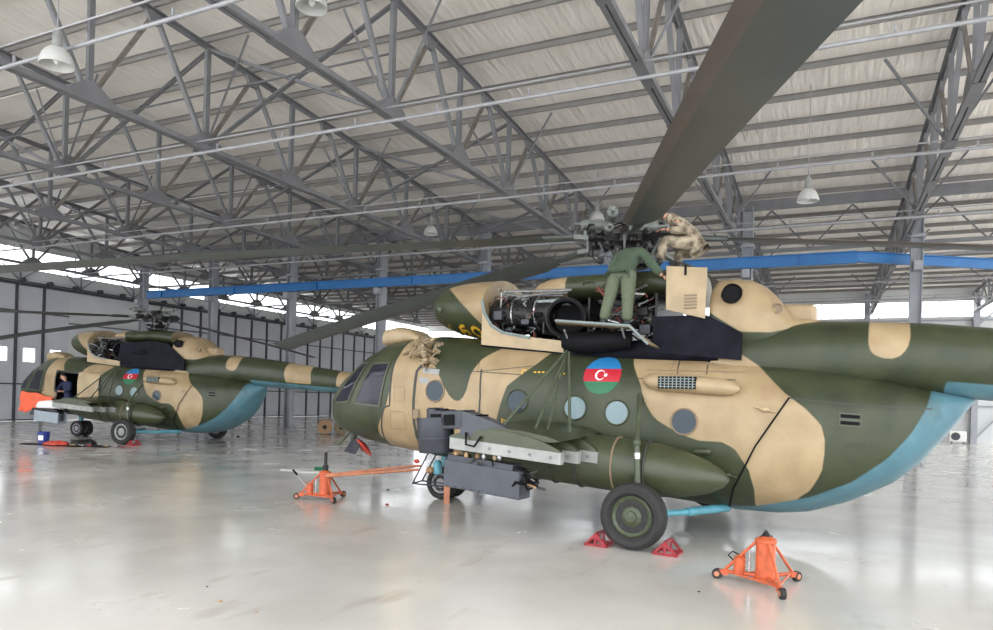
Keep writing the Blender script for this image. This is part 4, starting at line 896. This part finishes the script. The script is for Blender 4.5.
    for s_ in ('L', 'R'):
        pass
    lv = [V(J['pelvis']) + V((0, 0, .03))] + [V(J[k]) for k in ('hipL', 'knL', 'anL', 'hipR', 'knR', 'anR')]
    for i in (2, 5): lv.append(lv[i - 1].lerp(lv[i], .5))
    skin('trousers', lv, [(0, 1), (1, 7), (7, 2), (2, 3), (0, 4), (4, 8), (8, 5), (5, 6)], [(.14, .13), .125, .095, .08, .135, .095, .08, .118, .118], M[legs], root)
    for s_ in ('L', 'R'):
        an = V(J['an' + s_]); t = V(J['toe' + s_])
        skin('boot', [an + V((0, 0, .05)), an - V((0, 0, .035)), an.lerp(t, .55) - V((0, 0, .045)), t - V((0, 0, .05))], [(0, 1), (1, 2), (2, 3)], [.058, .055, .05, .038], M[boots], root)
    tag(root, label, 'person'); return root
def place(root, P):
    root.parent = None; root.matrix_world = P.matrix_basis.copy(); return root
# mechanic on the platform, bending into the gearbox bay, back to the viewer
J = dict(pelvis=(.66, 1.02, 3.80), chest=(.62, .80, 4.08), neck=(.62, .60, 4.18), head=(.62, .45, 4.14), face=(0, -.6, -1), shL=(.79, .78, 4.13), elL=(.90, .84, 3.84), wrL=(.92, .80, 3.60), shR=(.45, .78, 4.13),
         elR=(.26, .84, 3.90), wrR=(.12, .82, 3.74), hipL=(.76, 1.04, 3.74), knL=(.83, 1.10, 3.38), anL=(.90, 1.14, 3.07), hipR=(.56, 1.04, 3.74), knR=(.55, 1.08, 3.38), anR=(.54, 1.12, 3.04),
         toeL=(.90, .98, 3.05), toeR=(.54, .96, 3.03), handL=(.05, 0, -1), handR=(-.75, 0, -.35), palmL=(-1, -.2, 0), palmR=(0, -.3, -1))
place(person(J, H1, 'suit', 'suit2', 'bootm', 'hair', 'person in green overalls standing on the fold-down platform, bending into the gearbox bay'), H1)
# mechanic in camouflage crouching beside the rotor head
J = dict(pelvis=(-.28, -.05, 4.38), chest=(-.06, -.05, 4.70), neck=(.20, -.02, 4.82), head=(.36, .02, 4.88), face=(1, .1, -.5), shL=(-.02, .15, 4.70), elL=(-.20, .28, 4.50), wrL=(.10, .28, 4.56), shR=(-.02, -.25, 4.70),
         elR=(.14, -.32, 4.52), wrR=(.36, -.25, 4.58), hipL=(-.26, .07, 4.34), knL=(.16, .16, 4.42), anL=(.20, .18, 4.10), hipR=(-.26, -.17, 4.34), knR=(.02, -.1, 4.24), anR=(-.02, -.1, 4.08),
         toeL=(.38, .2, 4.07), toeR=(.14, -.1, 4.06), handL=(1, 0, 0), handR=(1, .2, 0), palmL=(0, -.3, -1), palmR=(0, 0, -1))
for k_ in J:
    if k_[:4] not in ('hand', 'palm', 'face'): J[k_] = (J[k_][0] + .14, J[k_][1], J[k_][2] + (.03 if k_ in ('head', 'neck', 'chest') else 0))
place(person(J, H1, 'camocloth', 'camocloth', 'bootm', 'hair', 'person in desert camouflage crouching on the cowl at the near rotor head'), H1)
# mechanic in the doorway of the far helicopter
J = dict(pelvis=(3.85, .95, 1.42), chest=(3.92, .98, 1.86), neck=(3.98, 1.0, 2.05), head=(4.03, 1.04, 2.20), face=(.5, .8, -.5), shL=(4.12, 1.0, 1.97), elL=(4.22, 1.12, 1.70), wrL=(3.98, 1.26, 1.66), shR=(3.74, 1.0, 1.97),
         elR=(3.62, 1.12, 1.72), wrR=(3.80, 1.27, 1.66), hipL=(3.95, .95, 1.36), knL=(4.0, 1.2, 1.16), anL=(3.98, .85, 1.03), hipR=(3.75, .95, 1.36), knR=(3.7, 1.2, 1.16), anR=(3.72, .85, 1.03),
         toeL=(3.98, .7, .98), toeR=(3.72, .7, .98), handL=(-.9, .3, .1), handR=(.9, .3, .1), palmL=(0, 0, 1), palmR=(0, 0, 1))
place(person(J, H2, 'jacket', 'jacket', 'bootm', 'hair', 'person in dark navy jacket kneeling in the open door of the far helicopter'), H2)

# ---------------------------------------------------------------- loose things
def HL(P, x, y, z): return P.matrix_basis @ V((x, y, z))
bpy.context.view_layer.update()
# orange tripod jacks
def jack(c, rz, ext, label, hr):
    t = empty('aircraft_jack', (c[0], c[1], 0), rz); O = M['orange']
    m = MB(); m.lathe((0, 0, .07), (0, 0, 1), [(0, .12), (.02, .12), (.03, .098), (.38, .098), (.39, .108), (.42, .108), (.44, .07), (.46, .03)], 24); m.build('cylinder', O, t)
    m = MB()
    if ext: m.tube((0, 0, .48), (0, 0, .62), .05); m.tube((0, 0, .60), (0, 0, .84), .028); m.build('ram', M['dmetal'], t)
    else: m.lathe((0, 0, .50), (0, 0, 1), [(0, .06), (.05, .03), (.08, .008)], 16); m.tube((-.07, 0, .52), (.07, 0, .52), .007); m.build('ram', M['dmetal'], t)
    for k in range(3):
        a = R(hr + 120 * k); d = V((cos(a), sin(a), 0)); e = d * .42
        m = MB(); m.tube(d * .08 + V((0, 0, .10)), e + V((0, 0, .09)), .022); m.tube(d * .07 + V((0, 0, .48)), e + V((0, 0, .10)), .016); m.box(e + V((0, 0, .08)), (.09, .05, .05), Matrix.Rotation(a, 3, 'Z')); m.build('leg', O, t)
        m = MB(); q = e + d * .07 + V((0, 0, .055)); n_ = V((-d.y, d.x, 0))
        m.lathe(q - n_ * .028, n_, [(0, .03), (.004, .055), (.052, .055), (.056, .03)], 20); w_ = m.build('castor', M['rubber'], t); m = MB(); m.lathe(q - n_ * .032, n_, [(0, .005), (.001, .028), (.063, .028), (.064, .005)], 14); m.build('castor_hub', M['opipe'], w_)
        b = R(hr + 120 * (k + 1)); e2 = V((cos(b), sin(b), 0)) * .40
        m = MB(); m.tube(e * .9 + V((0, 0, .09)), e2 * .95 + V((0, 0, .09)), .012); m.build('tie_bar', O, t)
    m = MB(); a = R(hr + 120); d = V((cos(a), sin(a), 0)); m.lathe(d * .26 + V((0, 0, .10)), (0, 0, 1), [(0, .06), (.16, .06), (.18, .03)], 14); m.tube(d * .26 + V((.05, 0, .12)), d * .26 + V((.05, 0, .34)), .012); m.build('pump', O, t)
    m = MB(); m.tube(d * .16 + V((0, 0, .12)), d * .16 + V((0, 0, .36)), .014); m.build('pump_rod', M['metal'], t)
    m = MB(); m.path([d * .3 + V((0, 0, .2)), d * .38 + V((0, 0, .27)), d * .32 + V((0, .03, .31)), d * .24 + V((0, .02, .28)), d * .2 + V((0, 0, .22))], .008, 6); m.build('hose', M['orange' if ext else 'black'], t)
    hp_ = MB()
    if ext: hp_.tube(d * .3 + V((0, 0, .2)), d * .52 + V((0, 0, .46)), .010); h_ = hp_.build('pump_handle', M['steel_l'], t); g = MB(); g.tube(d * .49 + V((0, 0, .425)), d * .57 + V((0, 0, .52)), .018); g.build('handle_grip', M['black'], h_)
    else:
        hp_.box((.07, -.055, .30), (.05, .01, .3), Matrix.Rotation(.9, 3, 'Z')); hp_.build('worn_decal', M['gun'], t, 0)
    tag(t, label, 'jack', None); return t
jack((2.86, 7.32), R(10), False, 'orange tripod jack with lowered ram standing on the floor at lower right', 18)
jack((-2.98, 12.35), R(0), True, 'orange tripod jack with raised dark ram at the end of the tow bar', 62)
# tow bar: twin tubes from the jack to the nose gear with a light blue frame at the head
t = empty('tow_bar', (-1.0, 12.55, .5)); tag(t, 'twin-tube orange tow bar with blue frame reaching the near nose wheel', 'tow bar')
E0_ = V((-.35, .15, .08)); E1_ = V((-1.95, -.32, -.06))
for s_ in (-1, 1):
    m = MB(); m.tube(E0_ + V((.0, s_ * .07, s_ * .03)), E1_ + V((0, s_ * .02, s_ * .01)), .025); m.build('bar', M['opipe'], t)
m = MB()
hn = V((.10, .1, .0)); 
for p, q in (((-.45, -.1, -.18), (.15, -.1, -.22)), ((-.45, -.1, -.18), (-.18, -.1, .38)), ((-.30, .1, -.15), (-.05, .1, .36)), ((-.45, -.1, -.18), (-.30, .1, -.15)), ((-.18, -.1, .38), (-.05, .1, .36)), ((.15, -.1, -.22), (.12, -.1, .1)), ((-.3, .1, -.15), (.2, .1, -.2))): m.tube(p, q, .014)
m.build('head_frame', M['gun'], t)
m = MB(); m.lathe((-.02, .0, -.02), (0, 0, 1), [(0, .05), (.02, .08), (.2, .08), (.26, .04)], 16); m.build('shock_absorber', M['blue'], t)
m = MB(); m.lathe((-.22, -.05, .06), (1, .2, 0), [(0, .03), (.03, .06), (.1, .06), (.14, .03)], 12); m.build('coupling', M['wood'], t)
m = MB(); m.prism([(-.06, -.5), (.06, -.5), (.07, -.1), (.06, 0), (-.06, 0), (-.07, -.1)], lambda u, v, w_: V((u * .8, w_, v)), -.02, .02); o = m.build('wooden_chock_board', M['opipe'], smooth=0, loc=(-.83, 12.38, .5)); tag(o, 'upright orange-brown board standing against the near nose wheel', 'board')
# red triangular chocks at the near main wheel
def chock(loc, rz, label):
    t = empty('wheel_chock', loc, rz)
    for y in (-.15, .15):
        m = MB()
        for p, q in (((-.12, y, .018), (.16, y, .018)), ((-.12, y, .018), (.02, y, .16)), ((.16, y, .018), (.02, y, .16)), ((.02, y, .018), (.02, y, .16))): m.beam(p, q, .022, .03)
        m.build('side_frame', M['red'], t, 0) if y > 0 else m.build('side_frame', M['red'], t, 0)
    for p in ((-.12, .018), (.16, .018), (.02, .16)):
        m = MB(); m.beam((p[0], -.15, p[1]), (p[0], .15, p[1]), .035, .03); m.build('crossbar', M['red'], t, 0)
    tag(t, label, 'wheel chock', None); return t
wp = HL(H1, .43, 2.25, 0); chock(wp, A_1, 'red triangular chock left of the near main wheel, on its nose side')
wp = HL(H1, -.43, 2.25, 0); chock(wp, A_1 + pi, 'red triangular chock right of the near main wheel, on its tail side')
wp = HL(H2, -.43, 2.25, 0); chock(wp, A_2 + pi, 'small red chock behind the far main wheel')
# blue paint bucket, drip mat and red rags by the far helicopter
t = empty('bucket', (-14.35, 22.25, .016)); m = MB(); m.lathe((0, 0, 0), (0, 0, 1), [(0, .14), (.01, .15), (.36, .175), (.38, .18), (.38, .165), (.1, .14)], 24); m.build('pail', M['bucket'], t)
m = MB(); m.path([(.17 * cos(a), .05, .36 - .13 * sin(a)) for a in [pi * j / 12 for j in range(13)]], .005, 6); m.build('bail_handle', M['metal'], t)
m = MB(); m.add([(.165 * sin(a), -.165 * cos(a) * 1.03, z) for z in (.12, .27) for a in [-.5 + j / 8 for j in range(9)]], [(j, j + 1, 10 + j, 9 + j) for j in range(8)]); m.build('paper_label', M['flagwhite'], t, 0)
tag(t, 'blue bucket with pale label on the dark mat by the far helicopter', 'bucket')
def blob(name, mt, c, rx, ry, h, n, label, cat, rz=0):
    m = MB(); rs = []; ph = [random.uniform(.8, 1.2) for _ in range(n)]
    for t_, z in ((1, 0.0), (.97, h * .5), (.85, h), (.5, h * 1.1), (.01, h)):
        rs.append([(rx * t_ * ph[j] * cos(2 * pi * j / n), ry * t_ * ph[j] * sin(2 * pi * j / n), .004 + z * (random.uniform(.5, 1.2) if z else 1)) for j in range(n)])
    m.rings(rs); o = m.build(name, M[mt], smooth=60, loc=c, rz=rz); tag(o, label, cat); return o
blob('drip_mat', 'black', (-13.45, 22.1, 0), 1.6, .50, .012, 26, 'long dark drip mat on the floor beneath the far gun pod', 'mat', -.1)
blob('red_rag', 'redcover', (-13.75, 21.95, .02), .40, .24, .10, 22, 'crumpled red-orange rag heap on the dark mat', 'rag', -.1)
o = blob('tool_bag', 'dmetal', (-12.95, 22.0, .02), .42, .25, .14, 20, 'dark lumpy tool roll at the right end of the mat', 'tool roll', 0)
for k in range(7):
    x = -13.2 + .27 * k; m = MB(); bentpipe(m, (0, 0, .02), (.17, -.1, .03), .012, .02, 6); m.lathe((.17, -.1, .03), (1, -.4, 0), [(0, .012), (.02, .025), (.06, .02)], 8)
    o = m.build('hand_tool', M[['wood', 'metal', 'red', 'dmetal'][k % 4]], loc=(x, 21.72 - .02 * k, .03)); tag(o, ['brown', 'steel', 'red', 'dark'][k % 4] + ' hand tool on the front edge of the dark mat, %s from the left' % ORD[k], 'tool', 'hand tools scattered on the mat')
# orange cloth cover hanging on the far nose
m = MB(); rows = []
for i in range(15):
    u = i / 14; row = []
    for j in range(25):
        v = j / 24; x = 5.95 - 1.75 * v; z = 1.62 - .25 * v * v + .05 * v; zz = z - u * (.72 if v < .35 else .72 - .45 * (v - .35) / .65)
        y = 1.30 + .10 * u + .05 * sin(9 * v + 3 * u) * u + .03 * sin(23 * v) * u - (.35 * max(0, v * -4 + .6))
        row.append((x + .05 * sin(7 * u), y, zz + .02 * sin(14 * v)))
    rows.append(row)
m.grid(rows); o = m.build('cloth_cover', M['cloth_orange'], smooth=60); o.matrix_world = H2.matrix_basis.copy(); s = o.modifiers.new('thick', 'SOLIDIFY'); s.thickness = .03
tag(o, 'bright orange cloth cover draped over the far helicopter nose', 'cover')
# netting bundle on the near cockpit roof
m = MB(); m.ell((0, 0, 0), (.1, .08, .1), 12, 8)
for k in range(85):
    a = random.uniform(0, 2 * pi); p = V((random.uniform(-.30, .30), random.uniform(-.10, .14), random.uniform(-.30, .16))); p.z -= abs(p.x) * .4
    if p.x > 0: p.z = max(p.z, -.12)
    d = V((random.uniform(-1, 1), random.uniform(-.3, 1), random.uniform(-1, .5))).normalized() * .09; w_ = V((random.uniform(-1, 1), random.uniform(-1, 1), random.uniform(-1, 1))) * .03
    m.add([p - d - w_, p - d + w_, p + w_ * 1.4 + V((0, .03, 0)), p - w_ * 1.4 + V((0, .03, 0)), p + d + w_, p + d - w_], [(0, 1, 2, 3), (3, 2, 4, 5)])
o = m.build('camouflage_netting', M['netting'], smooth=0); o.matrix_world = H1.matrix_basis @ Matrix.Translation((4.12, 1.12, 2.72)); tag(o, 'bundle of tan camouflage netting above the near cabin door', 'netting', kind='stuff')
# barrels lying behind the near nose
for k, (x, y, lb, mt) in enumerate(((-7.85, 32.2, 'rusty brown roller lying on the floor, left one behind the near nose', 'wood'), (-7.10, 32.2, 'pale brown roller lying on the floor, right one behind the near nose', 'seamtan'))):
    t = empty('wooden_roller', (x, y, .34), .22); m = MB(); m.lathe((0, -.5, 0), (0, 1, 0), [(0, .05), (.01, .31), (.03, .33), (.15, .33), (.17, .29), (.8, .29), (.82, .33), (.97, .33), (1, .3), (1.01, .05)], 24); m.build('drum', M[mt], t)
    m = MB(); m.lathe((0, -.52, 0), (0, 1, 0), [(0, .03), (.01, .1), (.04, .1)], 16); m.build('hub_cap', M['dmetal'], t); tag(t, lb, 'roller')
# crumpled plastic sheet and small bottle beyond the jack
blob('plastic_sheet', 'plastic', (-3.9, 16.8, 0), 1.2, .45, .05, 30, 'crumpled clear plastic sheet on the floor beyond the tow-bar jack', 'plastic sheet')
t = empty('plastic_bottle', (-4.15, 16.6, .09), .3); m = MB(); m.lathe((-.12, 0, 0), (1, 0, 0), [(0, .02), (.01, .045), (.16, .045), (.22, .018), (.25, .018)], 14); m.build('body', M['flaggreen'], t); m = MB(); m.tube((.13, 0, 0), (.15, 0, 0), .02); m.build('cap', M['flagwhite'], t); tag(t, 'small green bottle lying on the plastic sheet', 'bottle')
# litter on the floor
for (x, y, r, mt, lb) in ((387, 505, .035, 'red', 'small red cap on the floor between the near nose wheel and the jack'), (388, 490, .025, 'black', 'tiny dark bolt on the floor above the red cap'), (220, 602, .018, 'wood', 'small brown leaf scrap on the floor at the lower left'), (207, 587, .010, 'black', 'tiny dark fleck on the floor near the brown scrap'),
                       (238, 437, .07, 'black', 'small dark lump on the floor right of the far wheel'), (699, 592, .012, 'black', 'tiny dark pebble on the floor left of the lower right jack'), (256, 613, .012, 'wood', 'tiny brown chip on the floor at the bottom left')):
    u = (x - 496.5) / 700; v = (397.9 - y) / 700; c_, s_ = cos(.0288), sin(.0288); dx = c_ * u - s_ * v; dz = s_ * u + c_ * v; Y = -1.884 / dz
    m = MB(); m.rings([[(rr * r * cos(2 * pi * j / 9) * (1 + .3 * sin(j * 2.3)), rr * r * sin(2 * pi * j / 9), z * r) for j in range(9)] for rr, z in ((.8, 0), (1, .3), (.9, .6), (.4, .85))]); o = m.build('floor_scrap', M[mt], loc=(dx * Y, Y, 0)); tag(o, lb, 'scrap')
# air conditioner at the far wall
t = empty('air_conditioner', W(6.9, 48.3, 0), -BY); tag(t, 'white outdoor air conditioner unit by the far wall beneath the near tail boom', 'air conditioner')
m = MB(); m.box((0, 0, .42), (.85, .32, .6)); m.build('casing', M['acwhite'], t, 0, bevel=.02)
m = MB(); m.lathe((-.12, -.165, .42), (0, -1, 0), [(0, .22), (.01, .23), (.02, .22), (.021, .01)], 24); m.build('fan_grille', M['gun'], t)
for x in (-.3, .3):
    m = MB(); m.box((x, 0, .06), (.06, .34, .12)); m.build('foot', M['steel'], t, 0)
